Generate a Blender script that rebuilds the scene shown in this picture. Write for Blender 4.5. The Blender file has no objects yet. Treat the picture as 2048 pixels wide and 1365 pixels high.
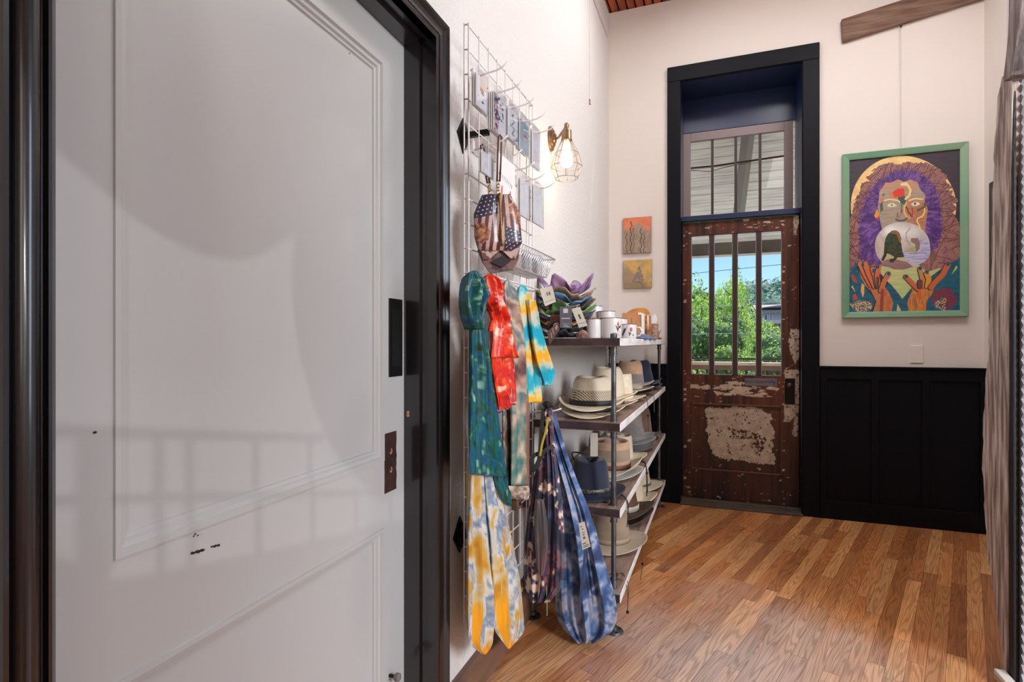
import bpy, math, random
import numpy as np
from mathutils import Vector, Matrix
random.seed(7); RNG = np.random.RandomState(11)
S = bpy.context.scene; C = S.collection
PI = math.pi; R = math.radians
# ------------------------------------------------------------------ camera, world, lights, exposure
F = 1095.0; CU = 1024.0; CV = 684.0; YAW = R(20.71); EYE = 1.2
cam = bpy.data.cameras.new('camera'); cam.sensor_width = 36; cam.lens = F/2048*36
cam.shift_y = (CV-682.5)/2048; cam.clip_start = .05; cam.clip_end = 600
co = bpy.data.objects.new('camera', cam); C.objects.link(co)
co.location = (0, 0, EYE); co.rotation_euler = (R(90), 0, YAW); S.camera = co
S.view_settings.view_transform = 'Standard'; S.view_settings.look = 'None'
S.view_settings.exposure = 0.0; S.view_settings.gamma = 1; S.view_settings.use_curve_mapping = False
W = bpy.data.worlds.new('world'); S.world = W; W.use_nodes = True
wn = W.node_tree.nodes; wl = W.node_tree.links
sky = wn.new('ShaderNodeTexSky'); sky.sky_type = 'NISHITA'; sky.sun_disc = False
sky.sun_elevation = R(48); sky.sun_rotation = R(200); sky.air_density = 1.2; sky.dust_density = 0.6
wm = wn.new('ShaderNodeMix'); wm.data_type = 'RGBA'; wm.blend_type = 'MULTIPLY'; wm.inputs[0].default_value = 1; wm.inputs[7].default_value = (.50, .68, .98, 1)
wl.new(sky.outputs[0], wm.inputs[6]); wl.new(wm.outputs[2], wn['Background'].inputs[0]); wn['Background'].inputs[1].default_value = 0.20
def area(name, loc, tgt, sx, sy, power, col):
    l = bpy.data.lights.new(name, 'AREA'); l.shape = 'RECTANGLE'; l.size = sx; l.size_y = sy
    l.energy = power; l.color = col
    o = bpy.data.objects.new(name, l); C.objects.link(o); o.location = loc
    o.rotation_euler = (Vector(tgt)-Vector(loc)).to_track_quat('-Z', 'Y').to_euler(); return o
sun = bpy.data.lights.new('sun', 'SUN'); sun.energy = 8.5; sun.angle = R(1); sun.color = (1, .95, .86)
so = bpy.data.objects.new('sun', sun); C.objects.link(so)
so.rotation_euler = Vector((-.45, -.78, -1.05)).to_track_quat('-Z', 'Y').to_euler()
# daylight through the tall shop windows in the right wall (X = 3.4)
dr_ = area('daylight_right', (3.33, -.35, 2.15), (-.6, 2.9, .9), 1.0, 1.5, 70, (.94, .97, 1.0)); dr_.data.spread = R(110)
area('daylight_side', (3.33, 1.35, 1.75), (-1, 1.2, 1.2), .9, 2.1, 34, (.82, .91, 1.0))
area('fill_back', (2.45, -2.9, 2.1), (0.3, 3, 1.3), 1.5, 2.2, 23, (1.0, .92, .85))  # added fill from behind the camera, no window there
area('ceiling_light', (1.3, .3, 3.68), (1.3, .6, 0), 1.2, 1.2, 12, (1.0, .97, .93))
area('fill_far', (.95, 2.75, 3.70), (.7, 3.0, 0), .6, .6, 32, (.97, .98, 1.0))  # unseen lamp added to brighten the far end of the room
area('fill_left', (-.15, 3.15, 3.72), (.3, 3.2, 0), .5, .5, 13, (.97, .98, 1.0))  # second unseen lamp, added to lift the end wall
# low sun beam that reaches the white door past the curtain and rail of the side window
BL = Vector((3.0, -1.2, 1.75)); bm = bpy.data.lights.new('sunbeam', 'SPOT'); bm.energy = 105; bm.color = (.97, .98, 1); bm.shadow_soft_size = .008; bm.spot_size = R(30); bm.spot_blend = .1
bo = bpy.data.objects.new('sunbeam', bm); C.objects.link(bo); bo.location = BL; bo.rotation_euler = (Vector((-.88, .98, 1.05))-BL).to_track_quat('-Z', 'Y').to_euler()
# ------------------------------------------------------------------ geometry helpers
SA, CA = math.sin(YAW), math.cos(YAW)
FWD = Vector((-SA, CA, 0)); RGT = Vector((CA, SA, 0)); EYEV = Vector((0, 0, EYE))
def ray(u, v): return FWD + RGT*((u-CU)/F) + Vector((0, 0, (CV-v)/F))
def onX(u, v, X): d = ray(u, v); return EYEV + d*(X/d.x)
def onY(u, v, Y): d = ray(u, v); return EYEV + d*(Y/d.y)
def onZ(u, v, Z): d = ray(u, v); return EYEV + d*((Z-EYE)/d.z)
def onP(u, v, p, n):
    d = ray(u, v); n = Vector(n); p = Vector(p); return EYEV + d*((p-EYEV).dot(n)/d.dot(n))
def s2l(c):
    return tuple(((x/255)/12.92 if x/255 <= .04045 else ((x/255+.055)/1.055)**2.4) for x in c)
def s2la(a):
    a = np.asarray(a, float)/255; return np.where(a <= .04045, a/12.92, ((a+.055)/1.055)**2.4)
def hsh(ix, iy, s):
    n = (ix.astype(np.int64)*374761393 + iy.astype(np.int64)*668265263 + s*1442695041) & 0x7fffffff
    n = ((n ^ (n >> 13))*1274126177) & 0x7fffffff
    return ((n ^ (n >> 16)) & 0xffff)/65535.0
def vnoise(x, y, s=0):
    x = np.asarray(x, float); y = np.asarray(y, float)
    ix = np.floor(x); iy = np.floor(y); fx = x-ix; fy = y-iy
    fx = fx*fx*(3-2*fx); fy = fy*fy*(3-2*fy)
    a = hsh(ix, iy, s); b = hsh(ix+1, iy, s); c = hsh(ix, iy+1, s); d = hsh(ix+1, iy+1, s)
    return (a*(1-fx)+b*fx)*(1-fy) + (c*(1-fx)+d*fx)*fy
def fbm(x, y, s=0, o=4):
    t = 0; a = .5; w = 0; x = np.asarray(x, float); y = np.asarray(y, float); x, y = x*.83-y*.56, x*.56+y*.83
    for i in range(o):
        t = t + a*vnoise(x+i*17.3, y+i*9.1, s+i); w += a; a *= .5; x, y = 2*(x*.74-y*.67), 2*(x*.67+y*.74)
    return t/w
def ramp(t, stops):
    t = np.asarray(t, float); xs = [p for p, c in stops]; cs = np.array([c for p, c in stops], float)
    return np.stack([np.interp(t, xs, cs[:, k]) for k in range(3)], -1)
def inpoly(x, y, poly):
    r = np.zeros(x.shape, bool); n = len(poly); j = n-1
    for i in range(n):
        xi, yi = poly[i]; xj, yj = poly[j]
        if yi != yj:
            c = ((yi > y) != (yj > y)) & (x < (xj-xi)*(y-yi)/(yj-yi)+xi)
            r ^= c
        j = i
    return r
ROOT = {}
class MB:
    def __init__(s): s.v = []; s.f = []; s.m = []; s.c = None
    def add(s, vs, fs, mi=0):
        o = len(s.v); s.v += [tuple(p) for p in vs]; s.f += [tuple(i+o for i in f) for f in fs]; s.m += [mi]*len(fs); return s
    def box(s, x0, x1, y0, y1, z0, z1, mi=0):
        v = [(x, y, z) for z in (z0, z1) for y in (y0, y1) for x in (x0, x1)]
        return s.add(v, [(0, 2, 3, 1), (4, 5, 7, 6), (0, 1, 5, 4), (2, 6, 7, 3), (0, 4, 6, 2), (1, 3, 7, 5)], mi)
    def obox(s, o, a, b, c, mi=0):     # box from corner o with edge vectors a b c
        o, a, b, c = map(Vector, (o, a, b, c))
        v = [o+a*i+b*j+c*k for k in (0, 1) for j in (0, 1) for i in (0, 1)]
        f = [(0, 2, 3, 1), (4, 5, 7, 6), (0, 1, 5, 4), (2, 6, 7, 3), (0, 4, 6, 2), (1, 3, 7, 5)]
        if a.cross(b).dot(c) < 0: f = [tuple(reversed(q)) for q in f]
        return s.add(v, f, mi)
    def tube(s, pts, r, n=10, mi=0, cap=True, closed=False):
        pts = [Vector(p) for p in pts]; rs = r if isinstance(r, (list, tuple)) else [r]*len(pts)
        ref = Vector((0, 0, 1)); o = len(s.v); m = len(pts)
        up = None
        for i, p in enumerate(pts):
            a = pts[(i-1) % m] if (closed or i > 0) else p; b = pts[(i+1) % m] if (closed or i < m-1) else p
            t = (b-a)
            if t.length < 1e-9: t = Vector((0, 0, 1))
            t.normalize()
            if up is None: up = Vector((0, 0, 1)) if abs(t.z) < .9 else Vector((0, 1, 0))
            x = t.cross(up)
            if x.length < 1e-5: x = t.cross(Vector((1, 0, 0)))
            x.normalize(); up = x.cross(t).normalized()
            for k in range(n):
                an = 2*PI*k/n; s.v.append(tuple(p + (x*math.cos(an)+up*math.sin(an))*rs[i]))
        for i in range(m if closed else m-1):
            for k in range(n):
                a = o+i*n+k; b = o+i*n+(k+1) % n; c = o+((i+1) % m)*n+(k+1) % n; d = o+((i+1) % m)*n+k
                s.f.append((a, b, c, d)); s.m.append(mi)
        if cap and not closed:
            s.f.append(tuple(o+k for k in reversed(range(n)))); s.m.append(mi)
            s.f.append(tuple(o+(m-1)*n+k for k in range(n))); s.m.append(mi)
        return s
    def lathe(s, prof, c, n=24, ax='z', mi=0, ell=(1, 1)):   # prof: list of (r, h)
        c = Vector(c); o = len(s.v)
        for r, h in prof:
            for k in range(n):
                a = 2*PI*k/n; x = r*math.cos(a)*ell[0]; y = r*math.sin(a)*ell[1]
                p = {'z': (x, y, h), 'x': (h, x, y), 'y': (y, h, x)}[ax]; s.v.append(tuple(c+Vector(p)))
        for i in range(len(prof)-1):
            for k in range(n):
                s.f.append((o+i*n+k, o+i*n+(k+1) % n, o+(i+1)*n+(k+1) % n, o+(i+1)*n+k)); s.m.append(mi)
        return s
    def prism(s, poly, d, mi=0):       # planar polygon (3D points) extruded by vector d
        n = len(poly); d = Vector(d); v = [Vector(p) for p in poly]; nrm = (v[1]-v[0]).cross(v[2]-v[1])
        v = v+[p+d for p in v]
        f = [tuple(range(n)), tuple(reversed(range(n, 2*n)))]+[(i, i+n, (i+1) % n+n, (i+1) % n) for i in range(n)]
        return s.add(v, f, mi)
    def build(s, name, mats, parent=None, smooth=False, cols=None, autos=None):
        me = bpy.data.meshes.new(name)
        L = ROOT.get(parent.name, Vector((0, 0, 0))) if parent else Vector((0, 0, 0))
        vv = np.array(s.v, float) - np.array(L)
        me.from_pydata(vv.tolist(), [], s.f)
        if not isinstance(mats, (list, tuple)): mats = [mats]
        for m in mats: me.materials.append(m)
        if len(mats) > 1: me.polygons.foreach_set('material_index', s.m)
        if cols is not None:
            a = me.color_attributes.new('Col', 'FLOAT_COLOR', 'POINT'); k = np.ones((len(s.v), 4)); k[:, :3] = cols
            a.data.foreach_set('color', k.ravel())
        if smooth: me.polygons.foreach_set('use_smooth', [True]*len(me.polygons))
        if autos:
            try: me.set_sharp_from_angle(angle=R(autos))
            except Exception: pass
        me.update(); o = bpy.data.objects.new(name, me); C.objects.link(o)
        if parent: o.parent = parent; ROOT[o.name] = L
        return o
def tag(o, label=None, cat=None, group=None, kind=None):
    if label: o['label'] = label
    if cat: o['category'] = cat
    if group: o['group'] = group
    if kind: o['kind'] = kind
    return o
def thing(name, loc, label, cat, group=None, kind=None):
    o = bpy.data.objects.new(name, None); C.objects.link(o); o.location = loc; o.empty_display_size = .05
    ROOT[o.name] = Vector(loc); return tag(o, label, cat, group, kind)
def bevel(o, w=.003, n=2):
    m = o.modifiers.new('bevel', 'BEVEL'); m.width = w; m.segments = n; m.limit_method = 'ANGLE'; m.angle_limit = R(40); return o
# ------------------------------------------------------------------ material helpers
def M(name, col, rough=.5, metal=0, bump=0, bscale=60, col2=None, nscale=4, stretch=(1, 1, 1), rot=(0, 0, 0), coat=0, crough=.1,
      detail=6, lo=.35, hi=.65, spec=.5, bstretch=None, sheen=0, attr=False, aux=None):
    m = bpy.data.materials.new(name); m.use_nodes = True; N = m.node_tree.nodes; L = m.node_tree.links; b = N['Principled BSDF']
    b.inputs['Roughness'].default_value = rough; b.inputs['Metallic'].default_value = metal
    b.inputs['Specular IOR Level'].default_value = spec
    if coat: b.inputs['Coat Weight'].default_value = coat; b.inputs['Coat Roughness'].default_value = crough
    if sheen: b.inputs['Sheen Weight'].default_value = sheen
    c = s2l(col)+(1,); b.inputs['Base Color'].default_value = c
    tc = N.new('ShaderNodeTexCoord')
    def mp(st):
        k = N.new('ShaderNodeMapping'); k.inputs['Scale'].default_value = st; k.inputs['Rotation'].default_value = rot
        L.new(tc.outputs['Object'], k.inputs[0]); return k
    if attr:
        a = N.new('ShaderNodeAttribute'); a.attribute_name = 'Col'; L.new(a.outputs['Color'], b.inputs['Base Color'])
    if col2 is not None:
        n = N.new('ShaderNodeTexNoise'); n.inputs['Scale'].default_value = nscale; n.inputs['Detail'].default_value = detail
        L.new(mp(stretch).outputs[0], n.inputs[0])
        r = N.new('ShaderNodeValToRGB'); r.color_ramp.elements[0].position = lo; r.color_ramp.elements[1].position = hi
        r.color_ramp.elements[0].color = c; r.color_ramp.elements[1].color = s2l(col2)+(1,)
        L.new(n.outputs['Fac'], r.inputs[0]); L.new(r.outputs[0], b.inputs['Base Color'])
    if bump:
        n = N.new('ShaderNodeTexNoise'); n.inputs['Scale'].default_value = bscale; n.inputs['Detail'].default_value = 4
        L.new(mp(bstretch or stretch).outputs[0], n.inputs[0])
        k = N.new('ShaderNodeBump'); k.inputs['Strength'].default_value = bump; k.inputs['Distance'].default_value = .004
        L.new(n.outputs['Fac'], k.inputs['Height']); L.new(k.outputs[0], b.inputs['Normal'])
    return m
def emis(name, col, st):
    m = M(name, col); b = m.node_tree.nodes['Principled BSDF']
    b.inputs['Emission Color'].default_value = s2l(col)+(1,); b.inputs['Emission Strength'].default_value = st; return m
def glassmat(name, rough=.0, tint=(255, 255, 255), alpha=.12):
    m = bpy.data.materials.new(name); m.use_nodes = True; N = m.node_tree.nodes; L = m.node_tree.links
    N.remove(N['Principled BSDF']); o = N['Material Output']
    t = N.new('ShaderNodeBsdfTransparent'); t.inputs[0].default_value = s2l(tint)+(1,)
    g = N.new('ShaderNodeBsdfGlossy'); g.inputs['Roughness'].default_value = rough
    x = N.new('ShaderNodeMixShader'); fr = N.new('ShaderNodeLayerWeight'); fr.inputs[0].default_value = .5
    pw = N.new('ShaderNodeMath'); pw.operation = 'POWER'; pw.inputs[1].default_value = 4.5; L.new(fr.outputs['Facing'], pw.inputs[0])
    ma = N.new('ShaderNodeMath'); ma.operation = 'MULTIPLY_ADD'; ma.inputs[1].default_value = .8; ma.inputs[2].default_value = .03+alpha*.05
    L.new(pw.outputs[0], ma.inputs[0]); L.new(ma.outputs[0], x.inputs[0]); L.new(t.outputs[0], x.inputs[1]); L.new(g.outputs[0], x.inputs[2])
    L.new(x.outputs[0], o.inputs[0]); return m
m_wallL = M('plaster_left', (214, 209, 205), .68, bump=1.0, bscale=70)
m_wallE = M('plaster_end', (226, 216, 209), .8, bump=.45, bscale=14)
m_white = M('white_paint', (191, 191, 190), .38, bump=.12, bscale=30, bstretch=(1, 1, .12), coat=.5, crough=.09)
m_black = M('black_gloss_trim', (11, 9, 13), .3, col2=(24, 16, 18), nscale=3, stretch=(6, 6, .4), bump=.12, bscale=50, bstretch=(2, 2, .08), coat=.8, crough=.12)
m_navy = M('navy_black_trim', (3, 5, 13), .55, spec=.18, col2=(6, 7, 13), nscale=2.5, stretch=(4, 4, .5), bump=.1, bscale=40)
m_navyin = M('navy_recess_paint', (8, 34, 78), .4, bump=.05, bscale=30, coat=.6, crough=.3)
m_wires = M('white_wire', (228, 220, 216), .35)
m_pipe = M('black_iron_pipe', (116, 120, 126), .36, metal=.8, col2=(84, 82, 82), nscale=14, bump=.15, bscale=120)
m_shelf = M('shelf_walnut', (162, 136, 122), .45, col2=(118, 92, 82), nscale=5, stretch=(14, 1.2, 14), bump=.2, bscale=60, coat=.15, crough=.3)
m_shelfend = M('shelf_endgrain', (66, 48, 48), .55, col2=(44, 32, 34), nscale=18, bump=.2, bscale=60)
m_shelffront_lit = M('shelf_front_lit_edge', (232, 228, 228), .45, col2=(200, 192, 190), nscale=6, stretch=(6, 1.2, 6), bump=.2, bscale=60)  # light from the right is put into the front edge's pale colour
m_darkmetal = M('dark_iron', (22, 20, 22), .45, metal=.4)
# ------------------------------------------------------------------ setting
XW, YE, ZC, XR = -.801, 4.257, 3.76, 1.556
def st(o, **k): return tag(o, kind='structure', **k)
OY0, OY1, OZ = .437, 1.442, 2.104        # sliding door opening in the left wall
w = MB()
w.box(XW-.13, XW, -3.2, OY0-.01, 0, ZC); w.box(XW-.13, XW, OY1+.01, YE+.45, 0, ZC); w.box(XW-.13, XW, OY0-.01, OY1+.01, OZ+.01, ZC)
w.box(XW-.30, XW-.27, -.6, 2.4, 0, ZC)
st(w.build('wall_left', m_wallL))
DX0, DX1, DZ = -.27, .54, 3.135           # tall recess of the end door
w = MB()
w.box(XW-.13, DX0-.02, YE, YE+.42, 0, ZC); w.box(DX1+.02, 3.6, YE, YE+.42, 0, ZC); w.box(DX0-.02, DX1+.02, YE, YE+.42, DZ+.02, ZC)
st(w.build('wall_end', m_wallE))
w = MB(); w.box(XR, XR+.15, 2.56, YE, 0, ZC); w.box(1.0, 3.6, 2.46, 2.56, 0, ZC)
st(w.build('wall_right', m_wallE))
w = MB()                                 # far side of the shop with the tall window opening
w.box(3.42, 3.6, -3.2, -1.0, 0, ZC); w.box(3.42, 3.6, 2.2, 2.56, 0, ZC); w.box(3.42, 3.6, -1.0, 2.2, 3.0, ZC); w.box(3.42, 3.6, -1.0, 2.2, 0, .3)
st(w.build('wall_shop', m_wallE))
w = MB(); w.box(XW-.3, 3.6, -3.35, -3.2, 0, ZC); st(w.build('wall_back', m_wallE))
# ceiling: old reddish boards
m_ceil = M('old_orange_boards', (196, 96, 44), .6, col2=(110, 48, 30), nscale=3, stretch=(8, 1, 1), bump=.6, bscale=20, lo=.3, hi=.7)
m_dirt = M('dark_gap', (46, 26, 20), .9)
w = MB(); w.box(XW-.3, 3.6, -3.35, YE+.45, ZC+.03, ZC+.1, 1)
x = XW-.3
while x < 3.55:
    w.box(x, x+.052, -3.3, YE+.4, ZC+random.uniform(0, .012), ZC+.03); x += .064
st(w.build('ceiling', [m_ceil, m_dirt]))
# floor: narrow oak strips laid at 19 degrees
m_floor = M('oak_strip_floor', (170, 105, 62), .36, attr=True, bump=.12, bscale=90, coat=.45, crough=.2)
N = m_floor.node_tree.nodes; L = m_floor.node_tree.links; b = N['Principled BSDF']
tc = N.new('ShaderNodeTexCoord'); at = N.new('ShaderNodeAttribute'); at.attribute_name = 'Col'; rn = N.new('ShaderNodeAttribute'); rn.attribute_name = 'Rnd'
mp = N.new('ShaderNodeMapping'); mp.vector_type = 'TEXTURE'; mp.inputs['Rotation'].default_value = (0, 0, -R(19)); L.new(tc.outputs['Object'], mp.inputs[0])
va = N.new('ShaderNodeVectorMath'); va.operation = 'MULTIPLY_ADD'; L.new(rn.outputs['Vector'], va.inputs[0]); va.inputs[1].default_value = (30, 30, 30); L.new(mp.outputs[0], va.inputs[2])
vs = N.new('ShaderNodeVectorMath'); vs.operation = 'MULTIPLY'; L.new(va.outputs[0], vs.inputs[0]); vs.inputs[1].default_value = (17, 1.25, 1)
n1 = N.new('ShaderNodeTexNoise'); n1.inputs['Scale'].default_value = 1.0; n1.inputs['Detail'].default_value = 1.5; L.new(vs.outputs[0], n1.inputs[0])
mm = N.new('ShaderNodeMath'); mm.operation = 'MULTIPLY'; mm.inputs[1].default_value = 95; L.new(n1.outputs['Fac'], mm.inputs[0])
sn = N.new('ShaderNodeMath'); sn.operation = 'SINE'; L.new(mm.outputs[0], sn.inputs[0])
r1 = N.new('ShaderNodeMapRange'); r1.inputs[1].default_value = -.2; r1.inputs[2].default_value = 1; r1.inputs[3].default_value = 1.0; r1.inputs[4].default_value = .70; L.new(sn.outputs[0], r1.inputs[0])
vs2 = N.new('ShaderNodeVectorMath'); vs2.operation = 'MULTIPLY'; L.new(va.outputs[0], vs2.inputs[0]); vs2.inputs[1].default_value = (260, 5, 1)
n2 = N.new('ShaderNodeTexNoise'); n2.inputs['Scale'].default_value = 1.0; n2.inputs['Detail'].default_value = 3; L.new(vs2.outputs[0], n2.inputs[0])
r2 = N.new('ShaderNodeMapRange'); r2.inputs[1].default_value = .3; r2.inputs[2].default_value = .7; r2.inputs[3].default_value = .72; r2.inputs[4].default_value = 1.12; L.new(n2.outputs['Fac'], r2.inputs[0])
m2 = N.new('ShaderNodeMath'); m2.operation = 'MULTIPLY'; L.new(r1.outputs[0], m2.inputs[0]); L.new(r2.outputs[0], m2.inputs[1])
vx = N.new('ShaderNodeVectorMath'); vx.operation = 'SCALE'; L.new(at.outputs['Color'], vx.inputs[0]); L.new(m2.outputs[0], vx.inputs['Scale'])
# worn grey boards, and door-glass glare painted in as a paler patch
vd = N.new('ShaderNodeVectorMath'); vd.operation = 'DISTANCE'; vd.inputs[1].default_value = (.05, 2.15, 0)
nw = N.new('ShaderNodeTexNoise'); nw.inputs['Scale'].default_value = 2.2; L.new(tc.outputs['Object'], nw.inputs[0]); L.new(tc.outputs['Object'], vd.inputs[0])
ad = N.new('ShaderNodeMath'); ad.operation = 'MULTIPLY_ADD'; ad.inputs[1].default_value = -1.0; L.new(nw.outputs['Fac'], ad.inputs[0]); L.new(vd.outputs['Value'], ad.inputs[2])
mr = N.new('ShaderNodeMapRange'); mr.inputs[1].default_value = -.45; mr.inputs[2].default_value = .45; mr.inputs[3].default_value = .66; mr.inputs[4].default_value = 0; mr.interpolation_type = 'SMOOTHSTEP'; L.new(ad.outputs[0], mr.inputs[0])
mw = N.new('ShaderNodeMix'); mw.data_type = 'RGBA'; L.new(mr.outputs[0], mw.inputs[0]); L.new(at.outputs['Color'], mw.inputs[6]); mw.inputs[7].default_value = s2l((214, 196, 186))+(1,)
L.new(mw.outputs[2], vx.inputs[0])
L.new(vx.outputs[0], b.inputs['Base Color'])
def clip(poly, x0, x1, y0, y1):
    for ax, lim, sg in ((0, x0, 1), (0, x1, -1), (1, y0, 1), (1, y1, -1)):
        out = []
        for i in range(len(poly)):
            a, c = poly[i-1], poly[i]; da = (a[ax]-lim)*sg; dc = (c[ax]-lim)*sg
            if (da >= 0) != (dc >= 0):
                t = da/(da-dc); out.append((a[0]+(c[0]-a[0])*t, a[1]+(c[1]-a[1])*t))
            if dc >= 0: out.append(c)
        poly = out
        if not poly: return []
    return poly
verts, faces, fc, fr_ = [], [], [], []
dy = Vector((math.sin(R(19)), math.cos(R(19)))); dx = Vector((math.cos(R(19)), -math.sin(R(19))))
pal = [(208, 140, 84), (190, 120, 68), (216, 152, 96), (172, 106, 62), (202, 132, 78), (222, 160, 104), (184, 118, 72)]
for i in range(-60, 110):
    a = -4.0+random.random()
    while a < 5.5:
        ln = random.choice([.35, .5, .7, .9, 1.2])*random.uniform(.8, 1.2)
        q = [dx*(i*.0575)+dy*a, dx*(i*.0575+.0566)+dy*a, dx*(i*.0575+.0566)+dy*(a+ln-.001), dx*(i*.0575)+dy*(a+ln-.001)]
        p = clip([(k[0], k[1]) for k in q], XW-.3, 3.6, -3.3, YE+.1)
        if len(p) > 2:
            cc = Vector((sum(k[0] for k in p)/len(p), sum(k[1] for k in p)/len(p)))
            col = np.array(random.choice(pal), float)*random.uniform(.9, 1.06)
            o = len(verts); verts += [(k[0], k[1], 0) for k in p]; faces.append(tuple(range(o, o+len(p))))
            fc += [tuple(s2la(col))+(1,)]*len(p); rv = (random.random(), random.random(), 0); fr_ += [rv]*len(p)
        a += ln
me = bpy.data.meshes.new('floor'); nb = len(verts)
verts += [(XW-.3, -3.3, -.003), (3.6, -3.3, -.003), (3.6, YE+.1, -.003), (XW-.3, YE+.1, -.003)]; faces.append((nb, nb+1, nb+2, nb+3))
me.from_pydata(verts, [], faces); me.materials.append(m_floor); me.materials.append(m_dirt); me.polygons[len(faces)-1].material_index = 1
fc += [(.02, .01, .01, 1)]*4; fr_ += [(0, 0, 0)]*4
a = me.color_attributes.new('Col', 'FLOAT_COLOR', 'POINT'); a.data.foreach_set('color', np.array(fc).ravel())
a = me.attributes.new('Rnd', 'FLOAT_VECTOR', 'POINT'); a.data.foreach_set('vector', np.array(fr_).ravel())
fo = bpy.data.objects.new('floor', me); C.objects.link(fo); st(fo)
# baseboard along the left wall
m_base = M('brown_baseboard', (126, 92, 72), .5, col2=(98, 70, 56), nscale=3, stretch=(6, 1, 6), bump=.2, bscale=30)
w = MB(); w.prism([(XW-.002, 1.503, 0), (XW+.035, 1.503, 0), (XW+.033, 1.503, .085), (XW+.018, 1.503, .108), (XW-.002, 1.503, .112)], (0, YE-1.505, 0))
st(w.build('baseboard_left', m_base))
# --- casing of the sliding door opening
prof = [(0, -.01), (0, .016), (.007, .019), (.010, .013), (.015, .013), (.018, .019), (.022, .017), (.030, .018), (.040, .024), (.048, .031), (.053, .033), (.055, .026), (.0595, .029), (.0605, -.004)]
def loftprof(w, path, pr, close=False):
    o = len(w.v); n = len(pr)
    for f in path:
        for a, p in pr: w.v.append(tuple(f(a, p)))
    for i in range(len(path)-1):
        for k in range(n-1):
            w.f.append((o+i*n+k, o+(i+1)*n+k, o+(i+1)*n+k+1, o+i*n+k+1)); w.m.append(0)
w = MB()
loftprof(w, [lambda a, p: (XW+p, OY1+a, 0), lambda a, p: (XW+p, OY1+a, OZ+a), lambda a, p: (XW+p, OY0-a, OZ+a)], prof)
prl = [(0, -.01), (0, .028), (.007, .034), (.011, .034), (.013, .026)]+[(.016+.0145*(1-math.cos(t)), .026+.012*math.sin(t)) for t in np.linspace(0, PI, 12)]+[(.047, .028), (.050, .032), (.056, .033), (.058, .028), (.0605, -.004)]
loftprof(w, [lambda a, p: (XW+p, OY0-a, 0), lambda a, p: (XW+p, OY0-a, OZ+a)], [(a, p) for a, p in prl])
# jamb lining with stops
w.box(XW-.15, XW+.016, OY1-.001, OY1+.02, 0, OZ+.02); w.box(XW-.15, XW+.016, OY0-.02, OY0+.001, 0, OZ+.02); w.box(XW-.15, XW+.016, OY0, OY1, OZ, OZ+.02)
w.box(XW-.088, XW-.036, OY1-.010, OY1, 0, OZ); w.box(XW-.088, XW-.036, OY0, OY1, OZ-.012, OZ)
cs = w.build('trim_1', m_black, smooth=True, autos=28); st(cs)
# strike hole in the jamb
m_rawwood = M('bare_wood', (196, 140, 96), .7, bump=.3)
w = MB(); p = onY(816, 828, OY1-.0105)
w.lathe([(.0, -.0005), (.0045, -.0005), (.0045, .002)], (p.x, p.y-.0005, p.z+.004), 10, 'y'); w.lathe([(.0, -.0007), (.005, -.0007), (.005, .002)], (p.x, p.y-.0005, p.z-.005), 10, 'y')
q = w.build('strike_hole', m_rawwood, cs); q['label'] = 'bare wood latch hole'
# --- the sliding panel door
DP = Vector((-.891, 1.442, 0)); dth = R(1.15); DS = Vector((-math.sin(dth), math.cos(dth), 0)); DN = Vector((math.cos(dth), math.sin(dth), 0))
def onD(u, v, off=0):
    p = onP(u, v, DP+DN*off, DN)-DP; return p.dot(DS), p.z
def dpt(s, z, n=0): return DP+DS*s+Vector((0, 0, z))+DN*n
def dbox(w, s0, s1, z0, z1, n0, n1, mi=0): w.obox(dpt(s0, z0, n0), DS*(s1-s0), DN*(n1-n0), (0, 0, z1-z0), mi)
sR, zT = onD(767.5, 124); sL, zB = onD(226.4, 1122.7); _, zB2 = onD(761, 924.9)
zB = (zB+zB2)/2
s2, z2T = onD(759.6, 1061); _, z2T2 = onD(343.6, 1300); z2T = (z2T+z2T2)/2
W_ = .034
m_chip = M('chipped_dark_wood', (62, 48, 44), .8)
w = MB(); sEnd = .06; sBeg = sL-.135
dbox(w, sR, sEnd, 0.012, 2.16, -.04, 0); dbox(w, sBeg, sL, .012, 2.16, -.04, 0)
dbox(w, sL, sR, zT, 2.16, -.04, 0); dbox(w, sL, sR, z2T, zB, -.04, 0); dbox(w, sL, sR, .012, .19, -.04, 0)
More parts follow.
